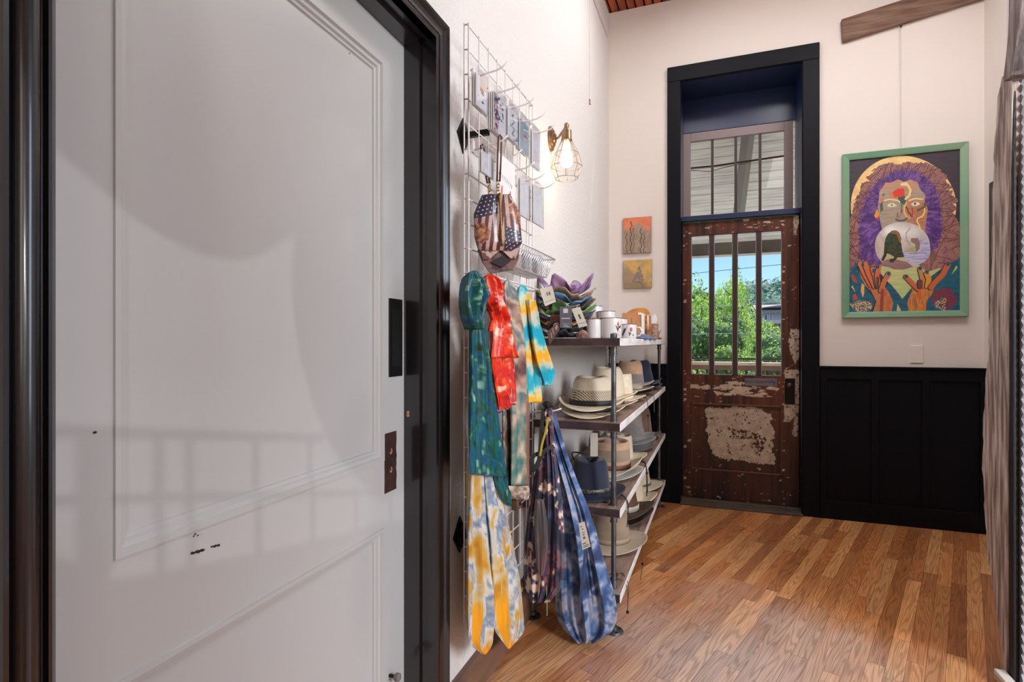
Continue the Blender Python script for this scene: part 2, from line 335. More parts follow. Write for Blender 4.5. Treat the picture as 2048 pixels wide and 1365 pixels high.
# chips in the paint
def chips(w, u, v, n, sp, size, sd):
    rr = random.Random(sd)
    for i in range(n):
        uu = u+rr.uniform(-sp, sp); vv = v+rr.uniform(-sp*.25, sp*.25)-(uu-u)*.22; s, z = onD(uu, vv); k = 7; rad = size*rr.uniform(.4, 1)
        w.add([dpt(s+math.cos(2*PI*j/k)*rad*1.5*rr.uniform(.6, 1), z+math.sin(2*PI*j/k)*rad*rr.uniform(.6, 1), .0003) for j in range(k)], [tuple(range(k))], 1)
chips(w, 394, 1070, 4, 9, .0022, 1); chips(w, 390, 1106, 9, 8, .0035, 2); chips(w, 405, 1101, 6, 5, .0035, 5); chips(w, 430, 1092, 9, 8, .003, 3); chips(w, 189, 866, 3, 2, .003, 4)
chips(w, 698, 107, 2, 2, .003, 6)
door = w.build('door_1', [m_white, m_chip]); st(door)
def panel(name, s0, s1, z0, z1):
    w = MB(); dbox(w, s0-.01, s1+.01, z0-.01, z1+.01, -.03, -.016)
    w.build(name, m_white, door)
    w = MB(); pr = [(-.0005, 0), (.001, .004), (.010, .004), (.014, -.003), (.022, -.004), (.026, -.010), (.032, -.011), (W_, -.0162)]
    ring = [lambda a, p: dpt(s0+a, z0+a, p), lambda a, p: dpt(s1-a, z0+a, p), lambda a, p: dpt(s1-a, z1-a, p), lambda a, p: dpt(s0+a, z1-a, p), lambda a, p: dpt(s0+a, z0+a, p)]
    loftprof(w, ring, pr); w.build('panel_moulding', m_white, door)
panel('upper_panel', sL, sR, zB, zT); panel('lower_panel', sL, sR, .19, z2T)
# small chips on the raised panel are part of the panel; flush pull, rusty lock plate, floor guide
a0 = onD(777, 606); a1 = onD(803, 600); a2 = onD(803, 752)
w = MB(); dbox(w, a0[0], a1[0], a2[1], a1[1], .0, .004)
fp = bevel(w.build('flush_pull', m_darkmetal, door), .0015)
w = MB(); sm = (a0[0]+a1[0])/2; wd = (a1[0]-a0[0])
dbox(w, sm-wd*.33, sm+wd*.33, a2[1]+.03, a1[1]-.03, .0042, .0046); w.build('finger_recess', M('recess_black', (6, 6, 9), .6), fp)
m_rust = M('rusty_plate', (66, 34, 28), .65, col2=(40, 22, 20), nscale=30, bump=.5)
a0 = onD(769, 868); a1 = onD(792, 862); a2 = onD(770, 988)
w = MB(); pts = []
for k in range(15): pts.append((a0[0]+random.uniform(-.0006, .0006), a2[1]+(a1[1]-a2[1])*k/14))
for k in range(15): pts.append((a1[0]+random.uniform(-.0018, .0018), a1[1]+(a2[1]-a1[1])*k/14))
w.prism([dpt(s, z, .0015) for s, z in reversed(pts)], -DN*.0015)
lp = w.build('lock_plate', m_rust, door)
for vv in (903, 940):
    s, z = onD(781, vv); w = MB(); w.add([dpt(s+.0065*math.cos(2*PI*j/14), z+.0085*math.sin(2*PI*j/14), .0018) for j in range(14)], [tuple(range(14))])
    w.add([dpt(s-.002+.004*math.cos(2*PI*j/14), z+.002+.006*math.sin(2*PI*j/14), .0020) for j in range(14)], [tuple(range(14))], 1)
    q = w.build('knob_hole', [m_rawwood, m_chip], lp)
s, z = onD(797, 1356, .03)
bp = dpt(s, z, 0); t = thing('door_bumper', (bp.x, bp.y, bp.z), 'small grey round rubber bumper screwed to the foot of the white sliding door', 'door bumper')
w = MB(); w.tube([dpt(s, z, -.001), dpt(s, z, .018)], .005, 10); w.build('stem', m_darkmetal, t, True, autos=40)
w = MB(); w.tube([dpt(s, z, .018), dpt(s, z, .022), dpt(s, z, .032), dpt(s, z, .034)], [.009, .0115, .0115, .009], 18); w.build('cap', M('grey_rubber', (120, 112, 110), .6), t, True, autos=40)
# --- end wall: wainscot
w = MB(); BZ = 1.023; y = YE
def wains(w, x0, x1, battens):
    w.box(x0, x1, y-.010, y+.002, 0, BZ); w.box(x0, x1, y-.030, y-.008, 0, .125)       # backing + base
    w.box(x0, x1, y-.022, y-.008, BZ-.075, BZ)
    w.box(x0, x1, y-.034, y, BZ, BZ+.012)
    for b0, b1 in battens: w.box(b0, b1, y-.022, y-.008, .125, BZ-.075)
def xat(u): return onY(u, 800, YE).x
wains(w, DX1+.105, XR-.001, [(xat(1640), xat(1653)), (xat(1741), xat(1756)), (xat(1842), xat(1857)), (xat(1958), XR)])
wains(w, XW+.001, DX0-.095, [(XW+.001, XW+.06), (-.47, -.43)])
ws = w.build('trim_2', m_navy); st(bevel(ws, .002))
# --- end door casing, recess lining, transom bar, threshold
CX0, CX1, CZ = -.361, .6416, 3.245
w = MB()
w.box(CX0, DX0, YE-.028, YE+.001, 0, DZ); w.box(DX1, CX1, YE-.028, YE+.001, 0, DZ); w.box(CX0, CX1, YE-.028, YE+.001, DZ, CZ)
w.box(DX0-.004, DX0+.004, YE-.020, YE, 0, DZ); w.box(DX1-.004, DX1+.004, YE-.020, YE, 0, DZ); w.box(DX0, DX1, YE-.020, YE, DZ-.004, DZ+.004)
o = bevel(w.build('trim_3', m_navy), .003); st(o)
TY = 4.60
w = MB()
w.box(DX0-.02, DX0, YE, TY+.07, 0, DZ); w.box(DX1, DX1+.02, YE, TY+.07, 0, DZ); w.box(DX0-.02, DX1+.02, YE, TY+.07, DZ, DZ+.02)
w.box(DX0, DX1, TY, TY+.03, 2.87, DZ)                       # panel above the transom
w.box(DX0, DX1, YE+.085, TY+.05, 2.112, 2.150)              # transom bar
w.box(DX0-.001, DX0+.012, YE+.16, TY, 0, 2.112); w.box(DX1-.012, DX1+.001, YE+.16, TY, 0, 2.112)
o = bevel(w.build('trim_4', m_navyin), .002); st(o)
w = MB(); w.box(DX0, DX1, YE-.05, TY+.06, 0, .014); w.box(DX0+.01, DX1, YE+.05, YE+.1, .0, .022)
st(bevel(w.build('trim_5', M('worn_threshold', (92, 76, 62), .5, col2=(60, 52, 48), nscale=8, stretch=(1, 8, 1))), .003))
# --- transom window
m_mauve = M('mauve_sash_paint', (150, 132, 130), .45, bump=.1)
m_munt = M('dark_muntin', (58, 38, 32), .5)
m_glass = glassmat('clear_glass')
GX0, GX1 = -.2125, .462
w = MB(); w.box(DX0, GX0, TY, TY+.035, 2.16, 2.868); w.box(GX1, DX1-.018, TY, TY+.035, 2.16, 2.868); w.box(GX0, GX1, TY, TY+.035, 2.80, 2.868); w.box(GX0, GX1, TY, TY+.035, 2.15, 2.19)
t = bevel(w.build('window_1', m_mauve), .003); st(t)
for uu in (1424.7, 1471.5, 1520):
    X = onY(uu, 300, TY+.02).x; w = MB(); w.box(X-.0095, X+.0095, TY+.006, TY+.028, 2.185, 2.805); w.build('muntin', m_munt, t)
w = MB(); w.box(GX0-.003, GX1+.003, TY+.015, TY+.019, 2.185, 2.805); w.build('pane', m_glass, t)
# --- weathered door leaf, built as one dense sheet of colour per face
LX0, LX1, LY = -.262, .536, YE+.115
gx0, gx1, gz0, gz1 = -.198, .424, .952, 2.006
def ey(u, v, Y): p = onY(u, v, Y); return p.x, p.z
m_peel = M('peeling_brown_door', (80, 40, 30), .42, attr=True, bump=.35, bscale=40, bstretch=(1, 1, .3))
def peel(w, x0, x1, z0, z1, yy, step=.004):
    nx = max(2, int((x1-x0)/step)); nz = max(2, int((z1-z0)/step)); o = len(w.v)
    X, Z = np.meshgrid(np.linspace(x0, x1, nx+1), np.linspace(z0, z1, nz+1))
    w.v += list(zip(X.ravel().tolist(), [yy]*X.size, Z.ravel().tolist()))
    for j in range(nz):
        for i in range(nx):
            a = o+j*(nx+1)+i; w.f.append((a, a+1, a+nx+2, a+nx+1)); w.m.append(0)
def peelcol(w):
    V = np.array(w.v); X = V[:, 0]; Z = V[:, 2]
    base = ramp(fbm(X*28, Z*2.2, 3), [(.2, (44, 18, 12)), (.45, (92, 42, 24)), (.6, (116, 56, 32)), (.85, (66, 30, 18))])
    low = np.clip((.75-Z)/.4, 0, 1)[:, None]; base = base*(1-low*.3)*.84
    cream = ramp(fbm(X*30, Z*30, 9), [(.2, (176, 152, 130)), (.8, (206, 186, 162))])
    # wear patches, given on the door in photo positions
    c = F*1.0
    fwd = -X*SA+(V[:, 1])*CA; rt = X*CA+V[:, 1]*SA
    U = CU+F*rt/fwd; Vv = CV-F*(Z-EYE)/fwd
    nz = fbm(X*38, Z*38, 21, 5); n2 = fbm(X*90, Z*90, 33, 4); mask = np.zeros(len(X), bool)
    def reg(x, y): return ((x)/4.015+1330, (y)/4.015+720)
    P = [reg(*q) for q in [(325, 380), (400, 385), (460, 395), (560, 370), (640, 380), (700, 378), (780, 395), (830, 440), (860, 440), (850, 520), (882, 560), (865, 640), (860, 740), (890, 790), (870, 845), (800, 840), (700, 830), (600, 800), (510, 805), (400, 765), (350, 680), (355, 620), (325, 560), (350, 500), (320, 420)]]
    du = (nz-.5)*14; dv = (n2-.5)*10
    m0 = inpoly(U+du, Vv+dv, P)
    holes = (inpoly(U+du, Vv+dv, [reg(*q) for q in [(520, 550), (600, 560), (700, 590), (760, 600), (830, 640), (760, 780), (700, 740), (680, 640), (530, 640)]]) & (n2 > .47)) | ((fbm(X*60, Z*60, 44) > .72))
    mask |= m0 & ~holes
    lock = inpoly(U, Vv, [reg(*q) for q in [(205, 195), (330, 200), (400, 190), (560, 170), (850, 210), (920, 230), (860, 300), (720, 300), (600, 285), (420, 290), (380, 240), (205, 235)]])
    mask |= lock & (fbm(X*22, Z*75, 51, 5) > .47)
    for Q in [[(1330+a/3.59, 400+b_/3.59) for a, b_ in [(905, 925), (968, 935), (968, 1130), (930, 1180), (900, 1080), (890, 980)]],
              [(1330+a/3.59, 400+b_/3.59) for a, b_ in [(860, 1225), (970, 1220), (970, 1365), (860, 1300)]],
              [(1330+a/3.59, 400+b_/3.59) for a, b_ in [(925, 110), (960, 110), (950, 250), (925, 255)]],
              [reg(*q) for q in [(955, 360), (1080, 370), (1075, 420), (1000, 500), (955, 500)]], [reg(*q) for q in [(1035, 480), (1065, 440), (1060, 620), (1025, 610)]],
              [reg(*q) for q in [(965, 80), (1080, 110), (1080, 360), (1045, 360), (965, 180)]]]:
        mask |= inpoly(U+du*.5, Vv+dv*.5, Q) & (n2 > .34)
    mask |= inpoly(U, Vv, [(1330+a/3.59, 400+b_/3.59) for a, b_ in [(560, 140), (860, 110), (860, 215), (580, 215)]]) & (fbm(X*20, Z*70, 61) > .64)
    edge = (np.abs(U-1567) < 3) | (np.abs(U-1370) < 3)
    mask |= edge & (fbm(X*8, Z*26, 71) > .70)
    mask |= (fbm(X*34, Z*60, 81, 5) > .775)
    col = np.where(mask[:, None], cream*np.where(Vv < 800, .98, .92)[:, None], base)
    return s2la(col)
w = MB()
peel(w, LX0, gx0, .018, 2.104, LY); peel(w, gx1, LX1, .018, 2.104, LY); peel(w, gx0, gx1, gz1, 2.104, LY)
pz1, pz0 = .737, .233; px0, px1 = gx0, gx1
peel(w, gx0, gx1, pz1, gz0, LY); peel(w, gx0, gx1, .018, pz0, LY); 
n0 = len(w.v); peel(w, px0, px1, pz0, pz1, LY+.010, .0035)
w.box(LX0, LX0+.002, LY, LY+.04, .018, 2.104); w.box(LX1-.002, LX1, LY, LY+.04, .018, 2.104); w.box(LX0, gx0, LY+.038, LY+.04, .018, 2.104); w.box(gx1, LX1, LY+.038, LY+.04, .018, 2.104)
w.box(LX0, LX1, LY+.038, LY+.04, .018, gz0); w.box(LX0, LX1, LY+.038, LY+.04, gz1, 2.104); w.box(gx0, gx1, LY+.001, LY+.04, gz1, gz1+.003); w.box(gx0, gx1, LY+.001, LY+.04, gz0-.003, gz0)
w.box(gx0-.003, gx0, LY+.001, LY+.04, gz0, gz1); w.box(gx1, gx1+.003, LY+.001, LY+.04, gz0, gz1)
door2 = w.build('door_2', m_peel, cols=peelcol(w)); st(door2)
w = MB()
for (a0, a1, b0, b1) in ((px0, px1, pz1-.012, pz1), (px0, px1, pz0, pz0+.012), (px0, px0+.01, pz0, pz1), (px1-.01, px1, pz0, pz1)):
    w.box(a0, a1, LY-.003, LY+.009, b0, b1)
bevel(w.build('panel_moulding', M('brown_varnish', (92, 56, 38), .4), door2), .003)
for uu in (1423.5, 1470, 1517.5):
    X = onY(uu, 600, LY+.01).x; w = MB(); w.box(X-.0155, X+.0155, LY+.004, LY+.034, gz0, gz1); bevel(w.build('muntin', m_munt, door2), .003)
m_putty = M('grey_putty', (146, 148, 156), .5, bump=.4, bscale=80)
xs = [gx0]+[onY(uu, 600, LY+.01).x for uu in (1423.5, 1470, 1517.5)]+[gx1]
for i in range(4):
    a0 = xs[i]+(.0155 if i else 0); a1 = xs[i+1]-(.0155 if i < 3 else 0)
    w = MB(); w.box(a0, a1, LY+.018, LY+.022, gz0, gz1); g = w.build('pane', m_glass, door2)
    w = MB(); pr = [(0, -.008), (.005, 0)]
    for (b0, b1, c0, c1) in ((a0, a0+.005, gz0, gz1), (a1-.005, a1, gz0, gz1), (a0, a1, gz0, gz0+.006), (a0, a1, gz1-.006, gz1)):
        w.box(b0, b1, LY+.012, LY+.018, c0, c1)
    w.build('putty', m_putty, g)
# knob plate, knob, sign
a0 = ey(1570, 757, LY); a1 = ey(1590, 808, LY)
w = MB(); w.box(a0[0], a1[0], LY-.004, LY, a1[1], a0[1]); kp = bevel(w.build('lock_case', M('black_lock', (24, 18, 18), .4, metal=.5), door2), .002)
kx, kz = ey(1577.5, 772, LY-.03)
w = MB(); w.lathe([(.0, -.052), (.012, -.051), (.021, -.044), (.023, -.036), (.018, -.026), (.009, -.02), (.009, -.004)], (kx+.004, LY, kz), 24, 'y'); w.build('knob', M('dark_brown_knob', (56, 36, 30), .3), kp, True)
def text(body, loc, size, mat, parent, name, rot=(PI/2, 0, 0), ext=.0002, align='CENTER'):
    cu = bpy.data.curves.new(name, 'FONT'); cu.body = body; cu.size = size; cu.align_x = align; cu.align_y = 'CENTER'; cu.extrude = ext
    o = bpy.data.objects.new(name, cu); C.objects.link(o); dg = bpy.context.evaluated_depsgraph_get(); me = bpy.data.meshes.new_from_object(o.evaluated_get(dg))
    bpy.data.objects.remove(o); mt = Matrix.Translation(Vector(loc))@(rot if isinstance(rot, Matrix) else __import__('mathutils').Euler(rot).to_matrix().to_4x4())
    L0 = ROOT.get(parent.name, Vector((0, 0, 0))) if parent else Vector((0, 0, 0)); me.transform(Matrix.Translation(-L0)@mt); me.materials.clear(); me.materials.append(mat)
    o = bpy.data.objects.new(name, me); C.objects.link(o); o.parent = parent; ROOT[o.name] = L0; return o
a0 = ey(1489.5, 756, LY-.002); a1 = ey(1554, 773, LY-.002)
sg = thing('door_sign', ((a0[0]+a1[0])/2, LY, a1[1]), 'small grey WATCH YOUR STEP sign with a blue walking figure on the old brown door', 'sign')
z0, z1 = a1[1]-.001, a0[1]-.002
w = MB(); w.box(a0[0], a1[0], LY-.0025, LY-.0002, z0, z1); pl = w.build('plate', M('grey_plate', (104, 100, 102), .4), sg)
zc = (z0+z1)/2; m_ink = M('black_ink', (20, 18, 22), .6); m_blue = M('blue_ink', (44, 78, 140), .5)
tx = text('WATCH YOUR STEP', (a0[0]+(a1[0]-a0[0])*.37, LY-.0028, zc), .0215, m_ink, sg, 'lettering')
w = MB(); fx = a1[0]-.028
w.tube([(fx-.006, LY-.003, zc+.017), (fx-.001, LY-.003, zc+.015)], .004, 8); w.tube([(fx-.004, LY-.003, zc+.012), (fx+.008, LY-.003, zc+.002), (fx+.016, LY-.003, zc-.002), (fx+.004, LY-.003, zc-.017)], [.004, .003, .0025, .002], 8)
w.tube([(fx+.006, LY-.003, zc+.004), (fx+.0, LY-.003, zc-.004), (fx-.012, LY-.003, zc+.002)], .002, 6); w.tube([(fx+.012, LY-.003, zc-.0), (fx+.02, LY-.003, zc+.008)], .002, 6)
w.build('walking_figure', m_blue, sg)
# --- painted wall outlet cover on the end wall
p = onY(1833, 709, YE); w = MB(); w.box(p.x-.036, p.x+.036, YE-.006, YE+.001, p.z-.058, p.z+.058)
tag(bevel(w.build('blank_wall_plate', m_wallE), .003), 'cream painted blank wall plate above the black wainscot under the framed painting', 'wall plate')
# --- rustic tilted board on the end wall
m_rustic = M('weathered_board', (150, 122, 104), .8, col2=(104, 74, 60), nscale=4, stretch=(1.2, 8, 12), bump=1.0, bscale=30, bstretch=(1, 6, 14), lo=.3, hi=.7)
def ew(u, v, Y=YE): p = onY(u, v, Y); return Vector((p.x, Y, p.z))
bb = [ew(1684.5, 83, YE-.035), ew(1683, 38, YE-.035)]
tp = ew(1809, 0, YE-.035); bt = ew(1953, 0, YE-.035); dirb = (bt-bb[0]); k = (XR-.005-bb[0].x)/dirb.x
b2 = bb[0]+dirb*k; t2 = Vector((b2.x, b2.y, b2.z+(bb[1].z-bb[0].z)))
w = MB(); w.prism([bb[0]+Vector((.004, 0, 0)), b2, t2, bb[1]], (0, .036, 0)); 
tag(bevel(w.build('rustic_board', m_rustic), .006), 'weathered brown rustic board fixed aslant high on the cream end wall', 'wooden board')
# picture wire
pw = ew(1802, 53, YE-.02); pe = ew(1803, 299, YE-.03)
w = MB(); w.tube([pw+Vector((0, 0, .004)), pe], .0011, 6); w.tube([pw+Vector((-.006, 0, 0)), pe+Vector((-.004, 0, 0))], .0007, 6)
wire = thing('picture_wire', pe, 'thin clear double picture wire hanging from the rustic board down to the framed painting', 'picture wire')
w.build('strand', M('nylon', (196, 186, 178), .3), wire)
w = MB(); w.lathe([(0, -.006), (.005, -.006), (.006, 0), (.005, .006), (0, .006)], pw, 10); w.build('clip', m_darkmetal, wire)
# --- right side: live-edge slab, upper brace, black frame, ribbed metal sheet
edgeL = [(2001, 157), (1995, 190), (1989, 250), (1986, 310), (1983.5, 380), (1982, 460), (1980, 560), (1977, 640), (1975, 700), (1971, 745), (1967, 800), (1964, 860), (1963, 930), (1966, 990), (1969, 1050), (1975, 1110), (1982, 1160), (1989, 1210), (1996, 1260), (2002, 1310), (2006, 1345)]
SX = .95
m_slab = M('grey_live_edge', (216, 202, 194), .85, col2=(122, 102, 94), nscale=5, stretch=(3, 12, 1.1), bump=.8, bscale=60, bstretch=(3, 5, .4), lo=.3, hi=.62)
YR = 2.405
w = MB(); vs = []; 
rowz = []
for (u, v) in edgeL:
    p = onX(u, v, SX); rowz.append((p.z, p.y))
rowz = sorted([(z, y_) for z, y_ in rowz]); rowz = [(0, rowz[0][1]-.005)]+rowz
fin = []
for i in range(80):
    z = rowz[-1][0]*i/79; y_ = float(np.interp(z, [a for a, _ in rowz], [b for _, b in rowz])); y_ += .004*math.sin(z*37)+.003*math.sin(z*91)
    yr = YR-.0+.02*float(np.interp(z, [0, .8, 2.2], [1.0, .6, -1.0]))
    fin.append((z, y_, yr))
o = 0
for z, ya, yb in fin:
    bev = .008
    w.v += [(SX, yb, z), (SX, ya-bev, z), (SX+.010, ya, z), (SX+.05, ya+.004, z), (SX+.05, yb, z)]
for i in range(len(fin)-1):
    for k in range(5):
        a = i*5+k; b_ = i*5+(k+1) % 5; w.f.append((a, a+5, b_+5, b_)); w.m.append(0)
n_ = len(fin)*5; w.f += [(0, 1, 2, 3, 4), tuple(range(n_-1, n_-6, -1))]; w.m += [0, 0]
V = np.array(w.v); nn = fbm(V[:, 1]*40, V[:, 2]*9, 5); ww = np.exp(-((V[:, 2]-.62)/.33)**2)
col = ramp(fbm(V[:, 1]*60, V[:, 2]*5, 8), [(.2, (116, 100, 92)), (.5, (150, 134, 124)), (.8, (172, 158, 148))])
slab = w.build('trim_6', m_slab, smooth=False); st(slab)
m_brace = M('dark_weathered_brace', (160, 146, 142), .85, col2=(74, 66, 68), nscale=6, stretch=(4, 4, .8), bump=.9, bscale=50, bstretch=(3, 3, .4))
w = MB(); L1 = [(2018, -40), (2017.5, 20), (2016, 55), (2013, 90), (2010, 120), (2006.5, 150), (2008, 157)]; R1 = [(2047, -40), (2043, 15), (2038, 62), (2033, 95), (2028.5, 120), (2026, 145), (2022, 158)]
for a, b_ in zip(L1, R1):
    pa = onX(a[0], a[1], SX-.03); pb = onX(b_[0], b_[1], SX-.03)
    z = (pa.z+pb.z)/2
    w.v += [(SX-.03, pa.y, z), (SX-.03, pb.y, z), (SX+.03, pb.y, z), (SX+.03, pa.y, z)]
for i in range(len(L1)-1):
    for k in range(4):
        a = i*4+k; b_ = i*4+(k+1) % 4; w.f.append((a, b_, b_+4, a+4)); w.m.append(0)
n_ = len(L1)*4; w.f += [(0, 3, 2, 1), (n_-4, n_-3, n_-2, n_-1)]; w.m += [0, 0]
w.add([(SX-.03, w.v[0][1], w.v[0][2]), (SX-.03, w.v[1][1], w.v[1][2]), (SX+.03, w.v[2][1], w.v[2][2]), (SX+.03, w.v[3][1], w.v[3][2]), (SX-.03, w.v[0][1], ZC), (SX-.03, w.v[1][1], ZC), (SX+.03, w.v[2][1], ZC), (SX+.03, w.v[3][1], ZC)], [(0, 1, 5, 4), (1, 2, 6, 5), (2, 3, 7, 6), (3, 0, 4, 7)])
st(w.build('trim_7', m_brace))
w = MB(); pz = onX(2015, 157, SX+.04).z; w.box(SX+.03, 1.01, YR+.02, 2.50, pz-.02, ZC); w.box(SX+.052, 1.01, YR+.02, 2.50, 0, pz)
st(w.build('trim_8', M('rough_white_plaster', (214, 212, 212), .8, bump=1.2, bscale=25)))
YM = YR-.005
w = MB(); xa = onY(2013, 700, YM).x; xb = onY(2030, 700, YM).x; xc = onY(2035.5, 700, YM).x
w.box(SX+.003, xb, YM-.012, YM+.02, 0, ZC)
w.box(xb+.002, xc, YM-.006, YM+.02, 0, ZC)
st(bevel(w.build('trim_9', M('charred_black_frame', (30, 32, 38), .6, col2=(16, 16, 20), nscale=9, stretch=(4, 4, .4), bump=.7, bscale=60)), .003))
# ribbed metal sheet
w = MB(); m_tin = M('galvanised_tin', (176, 178, 184), .45, metal=.35, col2=(140, 142, 148), nscale=10, bump=.3)
pit = .034; z = 0; o = 0; rows = []
i = 0
while z < ZC:
    rows.append((z, 0 if i % 2 else .016)); z += pit/2; i += 1
for z, d in rows: w.v += [(xc+.004, YM-.012-d, z), (3.35, YM-.012-d, z), (xc+.004, YM+.01, z)]
for i in range(len(rows)-1):
    a = i*3; w.f += [(a, a+1, a+4, a+3), (a+2, a, a+3, a+5)]; w.m += [0, 0]
st(w.build('trim_10', m_tin))
# dark picture edge on the right wall
p0 = onX(1977.5, 367, XR-.03); p1 = onX(1984, 367, XR-.03)
f = thing('edge_on_picture', (XR, (p0.y+p1.y)/2, 1.25), 'dark framed picture seen edge-on on the right wall behind the live-edge slab', 'picture')
w = MB(); w.box(XR-.03, XR+.001, 3.55, p0.y, p0.z-1.12, p0.z); bevel(w.build('frame', M('dark_walnut_frame', (66, 46, 38), .5), f), .003)
w = MB(); w.box(XR-.034, XR-.03, 3.59, p0.y-.04, p0.z-1.08, p0.z-.04); w.build('canvas', M('dim_canvas', (120, 104, 90), .7, col2=(70, 80, 92), nscale=5), f)
# white box at the foot of the slab
p = onZ(1992, 1359, .0); w = MB(); q = onX(1990, 1337, SX-.03)
t = thing('floor_outlet_box', (SX-.015, q.y, 0), 'small white outlet box standing at the foot of the live-edge slab', 'outlet box')
w = MB(); w.box(SX-.034, SX-.001, q.y-.085, q.y, 0, q.z); bevel(w.build('body', M('white_plastic', (226, 220, 212), .4), t), .003)
w = MB(); w.box(SX-.0365, SX-.034, q.y-.075, q.y-.01, .01, q.z-.01); bevel(w.build('cover', M('beige_cover', (200, 176, 150), .5), t), .001)

# ------------------------------------------------------------------ curtained side opening behind and right of the camera
PXO = 1.2
def occ(u, v):
    h = onP(u, v, DP, DN); return h+(BL-h)*((PXO-h.x)/(BL.x-h.x))
m_curt = M('cream_curtain', (206, 198, 186), .9, bump=.4, bscale=20, bstretch=(1, 8, .2))
t = thing('window_curtain', (PXO, -.2, 1.2), 'cream tied-back curtain of the side opening behind the camera, outside the photo', 'curtain')
arc = [(20, 205), (120, 308), (235, 408), (330, 468), (390, 497), (450, 513), (500, 509), (545, 488), (580, 462), (600, 440), (612, 412)]
w = MB(); pts = [occ(*q) for q in arc]; top = [Vector((PXO, pts[-1].y, 2.9)), Vector((PXO, pts[0].y, 2.9))]
for i in range(len(pts)-1): w.prism([pts[i], pts[i+1], Vector((PXO, pts[i+1].y, 3.0)), Vector((PXO, pts[i].y, 3.0))], (.012, 0, 0))
w.build('swag', m_curt, t)
rc = [(612, 412), (602, 440), (594, 480), (590, 530), (591, 600), (598, 670), (612, 740), (632, 810), (658, 875), (690, 930), (730, 975), (760, 1000)]
w = MB(); pts = [occ(*q) for q in rc]; yr = occ(900, 700).y+.25
for i in range(len(pts)-1): w.prism([pts[i], pts[i+1], Vector((PXO, yr, pts[i+1].z)), Vector((PXO, yr, pts[i].z))], (.012, 0, 0))
w.box(PXO, PXO+.012, pts[0].y, yr, pts[0].z, 3.0); w.build('side_drape', m_curt, t)
k_ = occ(612, 398); w = MB(); w.lathe([(0, -.02), (.010, -.016), (.013, 0), (.010, .016), (0, .02)], (PXO-.01, k_.y, k_.z), 14); w.build('tieback_knob', m_darkmetal, t)
t = thing('side_rail', (PXO+.05, -.2, 0), 'thin dark metal rail across the side opening behind the camera, outside the photo', 'railing')
w = MB(); q0, q1 = occ(60, 862), occ(650, 876); w.tube([q0, q1], .005, 6); q0, q1 = occ(60, 1004), occ(760, 985); w.tube([q0, q1], .004, 6); w.build('horizontal_bars', m_darkmetal, t)
for uu, ww in ((180, .008), (214, .003), (322, .004), (384, .004), (517, .004), (625, .0035), (712, .0035), (782, .0035)):
    q0 = occ(uu, 870 if uu < 640 else 975); q1 = occ(uu, 1060); w = MB(); w.tube([q0, Vector((q0.x, q0.y, 0))], ww, 6); w.build('baluster', m_darkmetal, t)
w = MB(); lo_ = [(40, 1090), (209, 1164), (382, 1133), (570, 1095), (690, 1066), (800, 1040), (880, 1020)]; pts = [occ(*q) for q in lo_]
for i in range(len(pts)-1): w.prism([Vector((PXO, pts[i].y, 0)), Vector((PXO, pts[i+1].y, 0)), pts[i+1], pts[i]], (.02, 0, 0))
tag(w.build('low_partition', m_wallE), 'low cream partition under the side opening behind the camera, outside the photo', 'partition')
# ------------------------------------------------------------------ grid wall panel
GX, G0, G1, GZ1 = -.72, 1.519, 2.135, 2.172; SP = .0762
gw = thing('wire_grid_panel', (GX, G0, .349), 'tall white wire grid panel on the left wall between black door casing and pipe shelf', 'display grid')
w = MB(); nz = 24
for i in range(nz+1):
    z = GZ1-SP*i; w.tube([(GX, G0-.003, z), (GX, G1+.003, z)], .0022 if 0 < i < nz else .0028, 6)
w.build('crosswires', m_wires, gw, True)
w = MB(); N_ = 8
for i in range(N_+1):
    y = G0+(G1-G0)*i/N_; w.tube([(GX+.004, y, GZ1+.004), (GX+.004, y, GZ1-SP*nz-.004)], .0028 if i in (0, N_) else .0021, 6)
w.build('uprights', m_wires, gw, True)
w = MB()
for y in (G0, G1):
    w.tube([(GX-.011, y, GZ1+.006), (GX-.011, y, GZ1-SP*nz-.006)], .0026, 6)
    for i in range(nz+1): w.tube([(GX+.004, y, GZ1-SP*i), (GX-.011, y, GZ1-SP*i)], .0024, 6)
w.build('side_returns', m_wires, gw, True)
for (y, z, lb) in ((1.651, 1.887, 'upper'), (1.624, .565, 'lower')):
    t = thing('diamond_bracket', (XW, y, z), 'black diamond wall bracket behind the %s left part of the white wire grid' % lb, 'wall bracket', None)
    w = MB(); w.prism([(XW, y-.045, z), (XW, y, z-.06), (XW, y+.045, z), (XW, y, z+.06)], (.006, 0, 0)); w.prism([(XW+.005, y-.03, z), (XW+.005, y, z-.042), (XW+.005, y+.03, z), (XW+.005, y, z+.042)], (.008, 0, 0))
    w.build('plate', m_darkmetal, t)
    w = MB(); w.box(XW+.01, GX+.015, y-.009, y+.009, z-.009, z+.009); bevel(w.build('arm', m_darkmetal, t), .002)
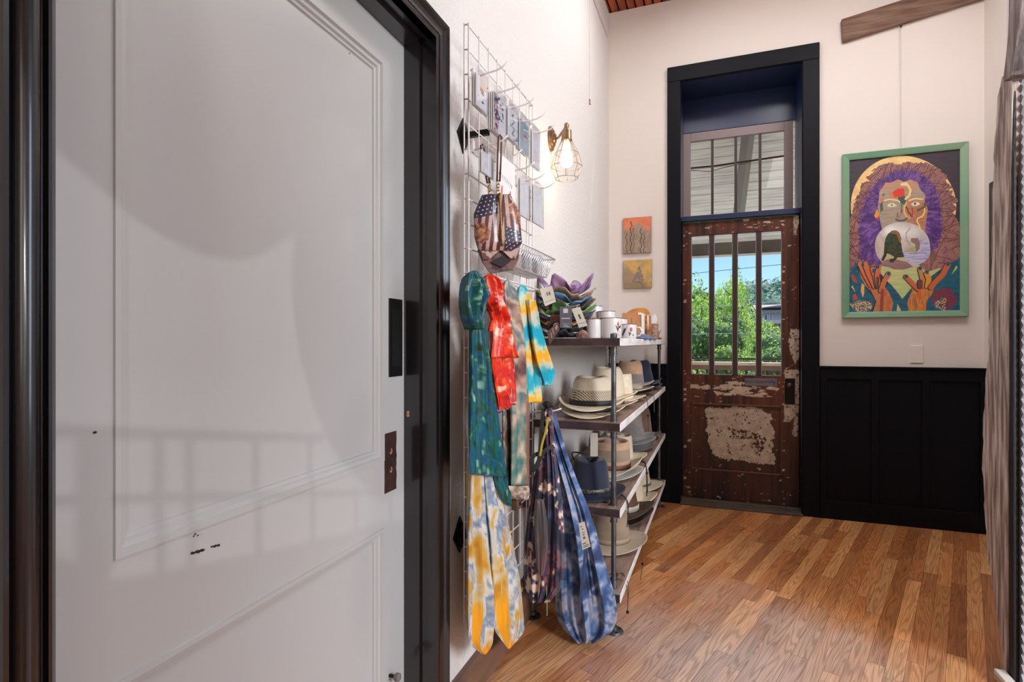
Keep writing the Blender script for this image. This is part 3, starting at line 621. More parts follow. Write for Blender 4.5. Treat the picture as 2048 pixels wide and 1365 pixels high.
# hooks: five in each of two rows, one low down for the bags
def hook(y, z, L, label, rise=.032):
    t = thing('grid_hook', (GX+.004, y, z), label, 'display hook', 'white display hooks on the wire grid')
    w = MB(); pts = [(GX+.006, y, z), (GX+L*.35, y, z+rise*.25), (GX+L*.72, y, z+rise*.42), (GX+L*.86, y, z+rise*.62), (GX+L, y, z+rise)]
    w.tube(pts, .0028, 8); w.build('prong', m_wires, t, True)
    w = MB(); w.box(GX+.002, GX+.008, y-.006, y+.006, z-.005, z+.030); w.tube([(GX-.004, y, z+.026), (GX+.004, y, z+.034), (GX+.006, y, z+.026)], .003, 6)
    w.build('clip', m_wires, t); return t
hy = [1.55, 1.68, 1.81, 1.94, 2.065]; ordn = ['first', 'second', 'third', 'fourth', 'fifth']
for i, y in enumerate(hy):
    hook(y, 2.018, .12, 'white display hook, %s from the left in the upper row of the wire grid' % ordn[i])
    hook(y, 1.795, .12, 'white display hook, %s from the left in the lower row of the wire grid' % ordn[i])
hook(2.10, .915, .135, 'white display hook low on the right of the grid, holding the tie-dye bags', .02)
# clear sleeved cards
m_cello = glassmat('clear_sleeve', .06, (252, 252, 255), 1.2)
m_card = M('card_white', (226, 222, 220), .5)
m_vc = M('printed_colour', (200, 200, 200), .5, attr=True)
def grid_sheet(nu, nv, fpos, fcol):
    A, B = np.meshgrid(np.linspace(0, 1, nu+1), np.linspace(0, 1, nv+1)); w = MB(); a = A.ravel(); b = B.ravel()
    w.v = [tuple(fpos(x, y)) for x, y in zip(a.tolist(), b.tolist())]
    w.f = [(j*(nu+1)+i, j*(nu+1)+i+1, (j+1)*(nu+1)+i+1, (j+1)*(nu+1)+i) for j in range(nv) for i in range(nu)]; w.m = [0]*len(w.f)
    return w, s2la(fcol(a, b))
def art_card(kind):
    def f(a, b):
        n = fbm(a*6, b*9, 5+kind*7); c = np.tile(np.array([232, 230, 228.]), (len(a), 1)); c += ((fbm(a*3, b*3, kind)-.5)*30)[:, None]
        if kind == 0:
            c[(a > .35) & (a < .75) & (b > .55) & (b < .68)] = (206, 110, 50); c[(n > .58) & (b < .55) & (b > .2) & (a > .15) & (a < .8)] = (70, 78, 110)
            c[(b > .68) & (a > .35)] = (226, 208, 190)
        elif kind == 1: c[(a < .35)] = (216, 178, 180); c[(fbm(a*7, b*16, 3) > .56) & (a < .8) & (b > .25)] = (88, 84, 104); c[(n > .6) & (a < .35)] = (60, 44, 56)
        elif kind == 2: c[(np.abs(a-.5-.1*np.sin(b*22)) < .045) & (b > .15) & (b < .9)] = (92, 92, 124); c[(n > .62) & (b < .5)] = (110, 108, 130)
        elif kind == 3:
            c[:] = (164, 182, 184); c += ((n-.5)*40)[:, None]; r = ((a-.6)/.2)**2+((b-.52)/.07)**2; c[(r < 1) & (b > .5)] = (206, 92, 84); c[(r < 1.2) & (b <= .5)] = (224, 206, 204)
        else: c += ((n-.5)*30)[:, None]
        return np.clip(c, 0, 255)
    return f
# (hook index, u range, plane X, v top(left), v bottom(left))
cardspec = [(0, 954, 976, -.675, 128, 212, 0, 'clear-sleeved card with an orange and blue drawing, leftmost on the upper hooks', 3),
            (1, 989, 1014, -.672, 175, 262, 1, 'clear-sleeved pink and black lettered card, second on the upper hooks', 4),
            (2, 1018, 1038, -.668, 205, 276, 2, 'clear-sleeved pale card with a squiggly line drawing, third on the upper hooks', 3),
            (3, 1041, 1060, -.665, 238, 300, 3, 'clear-sleeved teal card with a red bird, fourth on the upper hooks', 3),
            (4, 1066, 1081, -.655, 258, 332, 4, 'plain pale sleeved card, rightmost on the upper hooks', 2)]
def packet(name, X, y0, y1, z0, z1, n, art, label, hookz, group, gl=1):
    t = thing(name, (X, (y0+y1)/2, z0), label, 'greeting card', group)
    w = MB()
    for k in range(n): w.box(X-.007*(k+1), X-.007*(k+1)+.0028, y0+.003, y1-.003, z0+.006+.002*k, z1-.018)
    w.build('card_stack', m_card, t)
    w, c = grid_sheet(24, 48, lambda a, b: (X-.0035, y0+.005+(y1-y0-.01)*a, z0+.009+(z1-z0-.03)*b), art_card(art)); w.build('printed_front', m_vc, t, cols=c)
    w = MB(); w.box(X-.001, X, y0, y1, z0, z1); w.prism([(X, y0, z0), (X, y1, z0), (X-.02, y1, z0+.012), (X-.02, y0, z0+.012)], (0, 0, -.0008)); 
    w.tube([(X-.012, (y0+y1)/2-.012, z1-.004), (X-.006, (y0+y1)/2, z1+(hookz-z1)), (X-.004, (y0+y1)/2+.012, z1-.004)], .0012, 6)
    w.build('clear_sleeve', m_cello, t); return t
for i, ua, ub, X, vt, vb, art, lab, n in cardspec:
    pa = onX(ua, vt, X); pb = onX(ub, vt, X); z0 = onX(ua, vb, X).z; packet('sleeved_card', X, pa.y, pb.y, z0, 2.024+.002, n, art, lab, 2.03, 'sleeved cards on the upper hooks')
for ua, ub, X, vt, vb, lab, n in [(1042, 1063, -.66, 352, 432, 'shiny clear packet of white cards, left one of two on the lower hooks', 2), (1069, 1088, -.64, 378, 447, 'shiny clear packet of white cards, right one of two on the lower hooks', 2)]:
    pa = onX(ua, vt, X); pb = onX(ub, vt, X); z0 = onX(ua, vb, X).z; packet('sleeved_card', X, pa.y, pb.y, z0, 1.806, n, 5, lab, 1.81, 'sleeved cards on the lower hooks')
# white doodle card behind the purse
def doodle(a, b):
    c = np.tile(np.array([224, 220, 218.]), (len(a), 1))
    for k in range(9):
        x0 = .12+k*.085; c[(np.abs(a-x0-.012*np.sin(b*90+k)) < .012) & (b > .66-.02*k*.5) & (b < .73-.02*k*.5)] = (110, 84, 110)
    for cx in (.25, .7): c[(((a-cx-(b-.45)*.4)/.055)**2+((b-.45)/.085)**2 < 1)] = (206, 110, 116)
    for k in range(4): c[(np.abs(np.hypot((a-.35-k*.1)/1, (b-.17+.01*k)*1.4)-.035) < .010)] = (120, 86, 110)
    return c
X = -.64; pa = onX(994, 306, X); pb = onX(1030, 306, X)
t = thing('doodle_card', (X, (pa.y+pb.y)/2, 1.55), 'white hand-drawn card with red doodles hanging behind the flag-print purse', 'greeting card')
w, c = grid_sheet(60, 90, lambda a, b: (X, pa.y+(pb.y-pa.y)*a, 1.585+.205*b), doodle); w.build('printed_front', m_vc, t, cols=c)
w = MB(); w.box(X-.004, X-.0005, pa.y, pb.y, 1.585, 1.79); w.build('backing', m_card, t)
# small crumpled sleeve and teal card at the left of the lower row
X = -.655; pa = onX(965, 300, X); pb = onX(990, 300, X)
packet('sleeved_card', X, pa.y, pb.y, 1.70, 1.79, 2, 4, 'small crumpled clear packet hanging beside the purse strap', 1.80, None)
# ------------------------------------------------------------------ flag purse (coffin shaped)
bn = Vector((.42, -.907, 0)).normalized(); bt_ = Vector((.907, .42, 0)).normalized(); bc = Vector((-.605, 1.600, 1.525))
def B(u, v, off=0):
    p = onP(u, v, bc+bn*off, bn)-bc; return p.dot(bt_), p.z
out = [B(900+a/4.265, 240+b_/4.265, .04) for a, b_ in [(275, 622), (520, 622), (585, 760), (603, 850), (618, 1040), (540, 1112), (255, 1108), (235, 1060), (207, 960), (203, 790)]]
def bpt(s, z, n): return bc+bt_*s+Vector((0, 0, z))+bn*n
t = thing('flag_purse', bpt(0, min(z for _, z in out), 0), 'coffin-shaped purse printed with faded American flags and a gold zipper', 'purse')
ox = np.array(out); cx, cz = ox.mean(0)
smin, smax = ox[:, 0].min(), ox[:, 0].max(); zmin, zmax = ox[:, 1].min(), ox[:, 1].max()
def rowx(z):
    xs = []
    for i in range(len(out)):
        (x0, z0), (x1, z1) = out[i-1], out[i]
        if (z0 > z) != (z1 > z): xs.append(x0+(x1-x0)*(z-z0)/(z1-z0))
    return min(xs), max(xs)
w = MB(); NU, NV = 90, 120; cc = []
for j in range(NV+1):
    z = zmin+1e-4+(zmax-zmin-2e-4)*j/NV; l, r_ = rowx(z)
    for i in range(NU+1):
        a = i/NU; s = l+(r_-l)*a; puff = (1-(2*a-1)**6)*.5+.5; d = .030*puff*(1-.5*abs(2*j/NV-1)**8) - .004*math.exp(-((a-.48)/.05)**2)
        w.v.append(tuple(bpt(s, z, .01+d)))
for j in range(NV):
    for i in range(NU): q = j*(NU+1)+i; w.f.append((q, q+1, q+NU+2, q+NU+1)); w.m.append(0)
V = np.array([(Vector(p)-bc).dot(bt_) for p in w.v]); Z = np.array([p[2]-bc.z for p in w.v])
# back to crop coordinates for the print
PX = np.array([(Vector(p)-EYEV) for p in w.v]); fw = PX@np.array(FWD); U = (CU+F*(PX@np.array(RGT))/fw-900)*4.265; VV = (CV-F*PX[:, 2]/fw-240)*4.265
def print_cols(U, VV):
    c = np.tile(np.array([60, 44, 56.]), (len(U), 1))
    st_ = ((U+.12*VV) % 62) < 30; c[st_] = (196, 168, 160); c[~st_] = (98, 52, 56)
    st2 = ((U*1.0-.1*VV) % 66) < 32; R_ = U > 455+(VV-622)*.03; c[R_ & st2] = (190, 160, 152); c[R_ & ~st2] = (92, 50, 56)
    def canton(poly, ang, sx):
        m = inpoly(U, VV, poly); c[m] = (54, 48, 68)
        ca, sa = math.cos(ang), math.sin(ang); a = (U*ca+VV*sa)/sx; b = (-U*sa+VV*ca)/(sx*.8)
        fa = (a+.5*(np.floor(b) % 2)) % 1-.5; fb = b % 1-.5; rr = np.hypot(fa*sx, fb*sx*.8); th = np.arctan2(fb, fa)
        c[m & (rr < 5.2+2.6*np.cos(5*th+1.57))] = (224, 216, 220)
    canton([(200, 560), (405, 560), (408, 800), (340, 815), (215, 840), (190, 840)], -.25, 40)
    canton([(470, 905), (560, 935), (640, 990), (640, 1130), (470, 1130)], .35, 36)
    for poly in ([(205, 885), (290, 880), (345, 950), (330, 1020), (270, 1060), (215, 1020)], [(500, 720), (545, 700), (600, 790), (603, 900), (560, 890), (515, 800)]):
        m = inpoly(U, VV, poly); c[m] = ramp(fbm(U[m]/22, VV[m]/22, 4), [(.25, (96, 56, 46)), (.5, (160, 100, 74)), (.75, (206, 152, 116))])
    e = fbm(U/30, VV/30, 8); c *= (.86+.28*e)[:, None]
    return np.clip(c, 0, 255)
w.build('front_panel', M('glossy_print', (90, 60, 60), .32, attr=True, coat=.3, crough=.2), t, True, cols=s2la(print_cols(U, VV)))
w = MB(); poly = [bpt(s, z, -.035) for s, z in out]; w.prism(poly, bn*.046); w.build('back_shell', M('printed_side', (86, 58, 58), .4, col2=(150, 118, 110), nscale=30, lo=.45, hi=.55), t)
w = MB(); p0 = B(999, 387, .04); zz = np.linspace(zmax-.001, zmin+.012, 14)
p1 = B(1005, 500, .04); w.tube([bpt(p0[0]+(p1[0]-p0[0])*(zmax-z)/(zmax-p1[1]), z, .0375) for z in zz], .0042, 8); w.build('zipper', M('brass_zip', (136, 108, 60), .3, metal=.8, bump=.3, bscale=300), t, True)
# folded gusset below
bo = [B(900+a/4.265, 240+b_/4.265, .02) for a, b_ in [(235, 1100), (255, 1105), (430, 1125), (560, 1105), (600, 1075), (585, 1190), (540, 1268), (345, 1302), (275, 1200)]]
w = MB(); w.prism([bpt(s, z, -.02) for s, z in bo], bn*.03); gs = w.build('base_gusset', M('printed_base', (120, 88, 82), .4, col2=(66, 44, 50), nscale=26, lo=.47, hi=.53), t)
def gp(a, b_, n): s, z = B(900+a/4.265, 240+b_/4.265, n); return bpt(s, z, n)
w = MB(); 
for q in ([(255, 1110), (420, 1120), (330, 1195), (280, 1195)], [(450, 1125), (590, 1095), (560, 1190), (520, 1190)]): w.prism([gp(a, b_, .012) for a, b_ in q], bn*.010)
w.build('folded_flap', M('print_flap', (104, 62, 62), .35, col2=(190, 160, 150), nscale=22, lo=.48, hi=.52), gs)
w = MB(); w.prism([gp(a, b_, .012) for a, b_ in [(345, 1215), (440, 1165), (520, 1205), (445, 1262)]], bn*.006); w.build('flap_lining', M('dark_lining', (34, 20, 26), .6), gs)
m_str = M('brown_strap', (84, 46, 40), .45); m_gold = M('gold_ring', (196, 160, 100), .25, metal=.9)
top1 = gp(345, 628, .02); top2 = gp(410, 628, .02)
h1 = Vector((GX+.035, 1.55, 1.803)); h2 = Vector((GX+.095, 1.55, 1.824))
for (hk, tp_, nm) in ((h1, top1, 0), (h2, top2, 1)):
    w = MB(); d = (tp_-hk); k1 = hk+d*.78; s_ = Vector((.003, .003, 0))
    w.tube([k1+s_, hk+d*.4+s_*1.3, hk+s_*1.2+Vector((0, 0, .002)), hk+Vector((0, 0, .007)), hk-s_*1.2+Vector((0, 0, .002)), hk+d*.4-s_*1.3, k1-s_], .0030, 8)
    sp_ = w.build('strap', m_str, t, True); 
    w = MB()
    for q in range(4): 
        cc_ = k1+(tp_-k1)*(q+.5)/4; w.tube([cc_+Vector((.005*math.cos(an)*(q % 2), .005*math.cos(an)*(1-q % 2), .007*math.sin(an))) for an in np.linspace(0, 2*PI, 13)[:-1]], .0013, 6, closed=True)
    w.build('swivel_clip', m_gold, sp_, True)
# ------------------------------------------------------------------ wire basket with clear packets
m_chrome = M('chrome_wire', (214, 210, 210), .3, metal=.6)
by0, by1 = 1.675, 2.063; zt = 1.522; zb = 1.452; xf = -.60; xb_ = GX+.008; xfb = -.636
t = thing('wire_basket', ((xf+xb_)/2, (by0+by1)/2, zb), 'slanted chrome wire basket of clear packets hooked on the white grid', 'basket')
w = MB(); w.tube([(xb_, by0, zt), (xf, by0, zt), (xf, by1, zt), (xb_, by1, zt)], .0026, 8, closed=True); w.build('rim', m_chrome, t, True)
w = MB()
for k in range(19):
    y = by0+(by1-by0)*k/18; w.tube([(xf, y, zt), (xfb, y, zb), (xb_, y, zb), (xb_, y, zt)], .0016, 5)
for k in range(5):
    X = xf+(xb_-xf)*k/4; w.tube([(X, by0, zt), (min(X, xfb), by0, zb), (min(X, xfb), by1, zb), (X, by1, zt)], .0016, 5)
w.build('basket_wires', m_chrome, t, True)
for k, (y, hgt, tl) in enumerate([(1.70, .075, .02), (1.745, .085, -.02), (1.80, .06, .03), (1.88, .075, -.03), (1.93, .07, .0), (1.98, .072, .03), (2.03, .068, .01)]):
    q = thing('clear_packet', (-.66, y, zb+.003), 'small clear packet, %s from the left in the chrome wire basket' % (ordn+['sixth', 'seventh'])[k], 'packet', 'clear packets in the wire basket')
    w = MB(); w.box(-.668, -.655, y-.017, y+.017, zb+.003, zb+.003+hgt-.01); w.build('contents', M('packet_card%d' % k, [(196, 192, 196), (120, 110, 116), (200, 176, 168), (150, 150, 158), (188, 184, 186), (90, 86, 92), (200, 200, 204)][k], .5), q)
    w = MB(); vs_ = [(-.652, y-.021, zb+.003), (-.652, y+.021, zb+.003), (-.640+tl*.3, y+.022, zb+.003+hgt), (-.640+tl*.3, y-.020, zb+.004+hgt)]
    w.prism(vs_, (-.019, 0, 0)); w.build('wrapper', m_cello, q)
# ------------------------------------------------------------------ cloth
def smooth_rows(rows, n):
    R_ = np.array(rows, float); t = np.concatenate([[0], np.cumsum(np.maximum(1e-6, np.abs(np.diff(R_[:, 0]))))]); T = np.linspace(0, t[-1], n)
    o = np.stack([np.interp(T, t, R_[:, k]) for k in range(R_.shape[1])], 1)
    for _ in range(3): o[1:-1] = (o[:-2]+2*o[1:-1]+o[2:])/4
    return o
def cloth(name, rows, plane, P, mat, colf, parent, nf=4, amp=.012, thick=.018, nr=110, nc=110, seed=1, slant=0, zig=.0, hem=0):
    """closed hanging cloth: rows (v, uL, uR[, thickness factor]) on the vertical plane given"""
    rows = [tuple(r)+((1,) if len(r) == 3 else ()) for r in rows]; R_ = smooth_rows(rows, nr)
    w = MB(); Sx, Tz, Fr = [], [], []
    n = {'X': Vector((1, 0, 0)), 'Y': Vector((0, -1, 0))}[plane]
    rnd = random.Random(seed); ph = [rnd.uniform(0, 6.28) for _ in range(6)]
    for j, (v, ul, ur, tf) in enumerate(R_):
        v2 = v; f = onX if plane == 'X' else onY
        a = f(ul, v2, P); b = f(ur, v2+slant*(ur-ul), P); tt = j/(nr-1)
        th = thick*tf; am = amp*tf
        if j == nr-1 or j == 0: th *= .35
        for k in range(nc):
            an = 2*PI*k/nc; x = (1-math.cos(an))/2; side = math.sin(an)
            xx = x+.02*math.sin(9*x+ph[0]+5*tt)
            q1 = math.sin(nf*PI*x+ph[1]+.8*math.sin(2.2*tt+ph[2])); q2 = math.sin(nf*PI*1.9*x+ph[3]+1.2*tt); fold = (1-2*abs(q1)**.7)+.55*(1-2*abs(q2)**.7)+.25*math.sin(nf*2*PI*3.1*x+ph[4]-3*tt)
            env = min(1, 4*x*(1-x)*1.6)
            p = a.lerp(b, min(1, max(0, xx)))+n*(th*side*(.6+.4*env)+am*fold*env)
            if hem and tt > .96: p.z += hem*math.sin(nf*2*PI*x+ph[5])*(tt-.96)/.04
            w.v.append(tuple(p)); Sx.append(x); Tz.append(tt); Fr.append(side)
    for j in range(nr-1):
        for k in range(nc): q = j*nc+k; r_ = j*nc+(k+1) % nc; w.f.append((q, q+nc, r_+nc, r_)); w.m.append(0)
    w.f += [tuple(range(nc)), tuple(reversed(range((nr-1)*nc, nr*nc)))]; w.m += [0, 0]
    V = np.array(w.v); c = colf(np.array(Sx), np.array(Tz), V)
    return w.build(name, mat, parent, True, cols=s2la(np.clip(c, 0, 255)))
m_silk = M('tie_dyed_silk', (180, 120, 80), .38, attr=True, bump=.55, bscale=30, bstretch=(1, 1, .3))
m_cot = M('tie_dyed_cotton', (90, 110, 140), .62, attr=True, bump=.6, bscale=26, bstretch=(1, 1, .4), sheen=.15)
def hz(V, X=True): return (V[:, 1] if X else V[:, 0])
def wz(x, y, s, k=.45): return .5+1.55*(-.5+fbm(x+k*fbm(x*.7, y*.7, s+40)*3, y+k*fbm(x*.7+9, y*.7, s+50)*3, s, 5))
def c_teal(s, t, V): n = wz(hz(V)*44+s*2, V[:, 2]*26, 2); return ramp(n, [(.1, (4, 44, 40)), (.3, (6, 82, 62)), (.42, (4, 96, 104)), (.52, (6, 60, 108)), (.62, (4, 84, 96)), (.76, (8, 70, 52)), (.92, (120, 170, 160))])
def c_red(s, t, V):
    n = wz(hz(V)*36, V[:, 2]*20, 5); m = wz(hz(V)*34, V[:, 2]*20, 15); c = ramp(n, [(.15, (150, 14, 20)), (.35, (206, 26, 16)), (.5, (224, 66, 18)), (.66, (196, 24, 22)), (.85, (230, 96, 34))])
    k = np.clip((m-.66)*9, 0, 1)[:, None]*.9; return c*(1-k)+np.array([232, 210, 196])*k
def c_grey(s, t, V):
    n = fbm(V[:, 2]*17+fbm(s*6, V[:, 2]*20, 3)*.9, s*1.5, 9); c = ramp(n, [(.22, (92, 64, 60)), (.36, (150, 116, 102)), (.48, (196, 178, 160)), (.58, (88, 106, 108)), (.68, (170, 142, 124)), (.85, (112, 72, 60))])
    lowk = np.clip((t-.5)*4, 0, 1)[:, None]; tn = ramp(fbm(V[:, 2]*26, s*3.5, 12), [(.3, (50, 104, 104)), (.5, (110, 122, 108)), (.75, (190, 170, 148))]); br = np.array([136, 84, 66]); kk = np.clip((s-.55)*7, 0, 1)[:, None]
    return c*(1-lowk)+(tn*(1-kk)+br*kk)*lowk
def c_turq(s, t, V):
    z = V[:, 2]+.018*(fbm(hz(V)*30, V[:, 2]*20, 4)-.5)*3; ph = z+.05*(wz(hz(V)*30, V[:, 2]*22, 88)-.5)
    return ramp((ph*5.6+.12) % 1, [(0, (20, 160, 184)), (.16, (20, 158, 180)), (.30, (190, 200, 186)), (.42, (214, 190, 140)), (.5, (236, 166, 20)), (.62, (232, 170, 30)), (.74, (196, 204, 184)), (.88, (40, 164, 184)), (1, (20, 160, 184))])
def c_yel(s, t, V):
    n = wz(hz(V)*20, V[:, 2]*11, 31); c = ramp(n, [(.1, (176, 120, 30)), (.26, (196, 150, 60)), (.38, (190, 178, 158)), (.5, (206, 202, 198)), (.6, (104, 126, 150)), (.7, (180, 176, 176)), (.82, (176, 146, 96)), (.95, (196, 140, 40))])
    k = (np.clip((t-.70)*10, 0, 1)*np.clip((.46-s)*12, 0, 1)*np.clip((s-.08)*14, 0, 1))[:, None]; c = c*(1-k)+np.array([226, 150, 14])*k
    k = (np.clip((t-.955)*40, 0, 1)*(s > .5))[:, None]; return c*(1-k)+np.array([228, 136, 20])*k
def c_dark(s, t, V):
    n = wz(hz(V, False)*30, V[:, 2]*18, 41); m = wz(hz(V, False)*36, V[:, 2]*24, 47)
    c = ramp(n, [(.22, (22, 20, 44)), (.36, (34, 56, 84)), (.46, (88, 34, 62)), (.56, (30, 30, 46)), (.66, (140, 72, 74)), (.8, (44, 84, 104))]); k = np.clip((m-.68)*20, 0, 1)[:, None]; return c*(1-k)+np.array([214, 190, 172])*k
def c_blue(s, t, V):
    n = wz(hz(V, False)*19+5, V[:, 2]*17, 51); return ramp(n, [(.05, (20, 38, 76)), (.25, (34, 64, 110)), (.38, (70, 100, 146)), (.5, (124, 144, 176)), (.57, (164, 160, 174)), (.68, (84, 112, 154)), (.8, (44, 72, 118)), (.95, (22, 42, 84))])
# hanging bar
bar = thing('scarf_bar', (GX+.03, 1.60, 1.412), 'thin white wire bar across the grid that the tie-dye scarves hang from', 'display bar')
w = MB(); w.tube([(GX+.004, 1.575, 1.405), (GX+.035, 1.585, 1.412), (GX+.035, 2.115, 1.412), (GX+.004, 2.125, 1.405)], .0032, 8); w.build('wire', m_wires, bar, True)
def loop(name, px, X, rad, mat, colf, parent, flat=.75, nn=26):
    """knotted loop of cloth: fat closed tube through photo points"""
    w = MB(); pts = [onX(u, v, X+off) for u, v, off in px]; P_ = []
    m = len(pts)
    for i in range(m):
        for k in range(6):
            t = k/6; p0, p1, p2, p3 = [np.array(pts[(i+q-1) % m]) for q in range(4)]
            P_.append(Vector(.5*((2*p1)+(-p0+p2)*t+(2*p0-5*p1+4*p2-p3)*t*t+(-p0+3*p1-3*p2+p3)*t**3)))
    w.tube(P_, [rad*(1+.12*math.sin(i*1.3)+.08*math.sin(i*2.9)) for i in range(len(P_))], nn, closed=True)
    V = np.array(w.v); ctr = V.mean(0)
    # pleats
    k = np.arange(len(V)) % nn; V += ((np.sin(k*2*PI/nn*6+np.arange(len(V))//nn*.35))*rad*.07)[:, None]*np.array([1, .5, .3]); w.v = [tuple(p) for p in V]
    return w.build(name, mat, parent, True, cols=s2la(np.clip(colf(V[:, 1]*3 % 1, V[:, 2] % 1, V), 0, 255)))
def scarf(name, label, loc): return thing(name, loc, label, 'scarf')
X1 = -.665
# teal
t = scarf('tie_dye_scarf', 'knotted teal, green and blue tie-dye silk scarf, leftmost on the wire grid', (X1, 1.55, .80))
cloth('tail', [(636, 949, 966), (655, 943, 972), (700, 944, 977), (760, 946, 984), (830, 942, 996), (880, 940, 1004), (915, 939, 1010), (945, 938, 1016)], 'X', X1, 0, m_silk, c_teal, t, 3, .010, .014, seed=3) if False else None
cloth('tail', [(636, 949, 964), (660, 943, 972), (700, 944, 977), (760, 945, 984), (830, 942, 996), (880, 940, 1003), (920, 939, 1009), (948, 938, 1014)], 'X', X1, m_silk, c_teal, t, 3, .010, .014, seed=3, slant=.12)
cloth('long_end', [(700, 962, 979), (800, 968, 990), (900, 978, 1006), (960, 988, 1016), (1000, 1002, 1023), (1013, 1016, 1024)], 'X', X1-.012, m_silk, c_teal, t, 1.5, .005, .008, seed=33)
cloth('knotted_fold', [(541, 948, 950, .1), (544, 943, 955, .35), (549, 939, 960, .6), (558, 936, 964, .9), (568, 935, 966), (590, 935, 967), (615, 936, 967), (638, 939, 964), (652, 945, 960), (660, 949, 957)], 'X', X1+.02, m_silk, c_teal, t, 2.6, .015, .020, seed=31)
cloth('knot_end', [(580, 936, 944), (600, 930, 940), (608, 927, 934)], 'X', X1+.0, m_silk, c_teal, t, 1, .004, .008, nr=30, nc=40, seed=32)
# red
X2 = -.66
t = scarf('tie_dye_scarf', 'knotted red, orange and white tie-dye silk scarf on the wire grid', (X2, 1.68, .98))
cloth('tail', [(556, 984, 988, .1), (560, 978, 996, .5), (566, 975, 999, .8), (580, 972, 1002), (610, 976, 1010), (640, 986, 1016), (680, 985, 1027), (710, 982, 1036), (716, 982, 1040)], 'X', X2+.012, m_silk, c_red, t, 2.5, .012, .014, seed=5)
cloth('long_end', [(640, 984, 1010), (690, 982, 1025), (730, 983, 1029), (770, 989, 1030), (800, 996, 1031), (822, 998, 1031)], 'X', X2-.006, m_silk, c_red, t, 2, .009, .010, seed=6, slant=-.45)
cloth('knotted_fold', [(548, 979, 981, .1), (551, 975, 986, .4), (556, 972, 991, .8), (562, 971, 995), (570, 971, 997), (590, 972, 999), (606, 975, 999), (616, 982, 996), (623, 986, 992)], 'X', X2+.030, m_silk, c_red, t, 2.2, .012, .014, seed=35)
cloth('fringe_end', [(640, 984, 989), (655, 980, 990), (663, 979, 987)], 'X', X2+.01, m_silk, c_red, t, 1, .003, .006, nr=30, nc=40, seed=36)
# grey brown
t = scarf('tie_dye_scarf', 'grey, brown and cream banded tie-dye scarf hanging straight beside the red one', (X2, 1.82, .78))
cloth('drape', [(559, 1014, 1016, .1), (562, 1010, 1021, .4), (570, 1008, 1026, .8), (590, 1009, 1034), (650, 1013, 1046), (700, 1017, 1053), (760, 1021, 1056), (850, 1024, 1057), (930, 1023, 1057), (972, 1022, 1056)], 'X', X2-.005, m_silk, c_grey, t, 1.6, .006, .018, seed=8)
cloth('under_layer', [(820, 1006, 1024), (900, 1006, 1024), (972, 1006, 1026)], 'X', X2-.03, m_silk, lambda s, t_, V: c_grey(s, t_*0, V)*.75, t, 1.2, .004, .008, seed=9)
# turquoise
t = scarf('tie_dye_scarf', 'turquoise, yellow and white tie-dye scarf, rightmost on the wire grid', (X2, 1.97, 1.0))
cloth('drape', [(570, 1043, 1045, .1), (574, 1040, 1050, .5), (582, 1038, 1054, .9), (600, 1038, 1060), (650, 1044, 1069), (700, 1050, 1072), (750, 1054, 1079), (806, 1057, 1082)], 'X', X2, m_silk, c_turq, t, 1.8, .008, .013, seed=10)
cloth('front_fold', [(600, 1058, 1066), (640, 1062, 1078), (690, 1068, 1092), (725, 1075, 1104), (745, 1082, 1110), (763, 1088, 1107), (772, 1090, 1098)], 'X', X2+.03, m_silk, c_turq, t, 1.4, .007, .010, seed=11)
# yellow and white, low on the grid
t = scarf('tie_dye_scarf', 'long yellow, white and blue tie-dye scarf hanging low on the grid, ending near the baseboard', (X2, 1.56, .27))
cloth('left_panel', [(905, 946, 958), (950, 943, 962), (1000, 942, 966), (1080, 938, 972), (1150, 937, 978), (1220, 936, 984), (1265, 936, 987, .8), (1286, 937, 987, .5), (1297, 946, 982, .3), (1310, 966, 972, .15)], 'X', X1-.032, m_silk, c_yel, t, 2.2, .010, .012, seed=12)
cloth('right_panel', [(890, 970, 984), (950, 968, 994), (1020, 974, 1010), (1090, 982, 1027), (1160, 986, 1040), (1220, 988, 1046), (1250, 988, 1048, .8), (1264, 990, 1049, .5), (1281, 1003, 1035, .3), (1299, 1016, 1019, .15)], 'X', X1-.028, m_silk, c_yel, t, 2.4, .012, .012, seed=14)
cloth('middle_panel', [(900, 954, 974), (1020, 956, 988), (1100, 958, 994), (1180, 960, 1000), (1212, 966, 996)], 'X', X1-.045, m_silk, lambda s, t_, V: c_yel(s, t_*.5, V)*.9, t, 2.2, .008, .008, seed=13)
w = MB(); p = onX(1042, 1008, X2-.02)
tt_ = thing('wooden_peg', (p.x, p.y, p.z-.02), 'small square brown wooden peg block on the grid below the grey scarf', 'wooden peg')
w.box(p.x-.03, p.x-.005, p.y-.022, p.y+.022, p.z-.022, p.z+.022); pb_ = bevel(w.build('block', M('peg_wood', (104, 72, 54), .6, col2=(70, 46, 36), nscale=20), tt_), .004)
w = MB(); w.lathe([(0, .002), (.006, .002), (.007, -.002)], (p.x-.003, p.y, p.z), 12, 'x'); w.build('screw', m_darkmetal, tt_)
t = thing('folded_sash', (X2-.01, 1.80, .74), 'cream and grey folded cloth sash gathered just below the grey banded scarf', 'sash')
cloth('cloth', [(972, 1017, 1056), (982, 1018, 1060), (992, 1024, 1058), (1000, 1034, 1052)], 'X', X2-.012, m_silk, lambda s, t_, V: ramp(fbm(s*8, V[:, 2]*60, 77), [(.3, (120, 100, 90)), (.6, (206, 190, 168))]), t, 3, .008, .016, nr=40, seed=15)
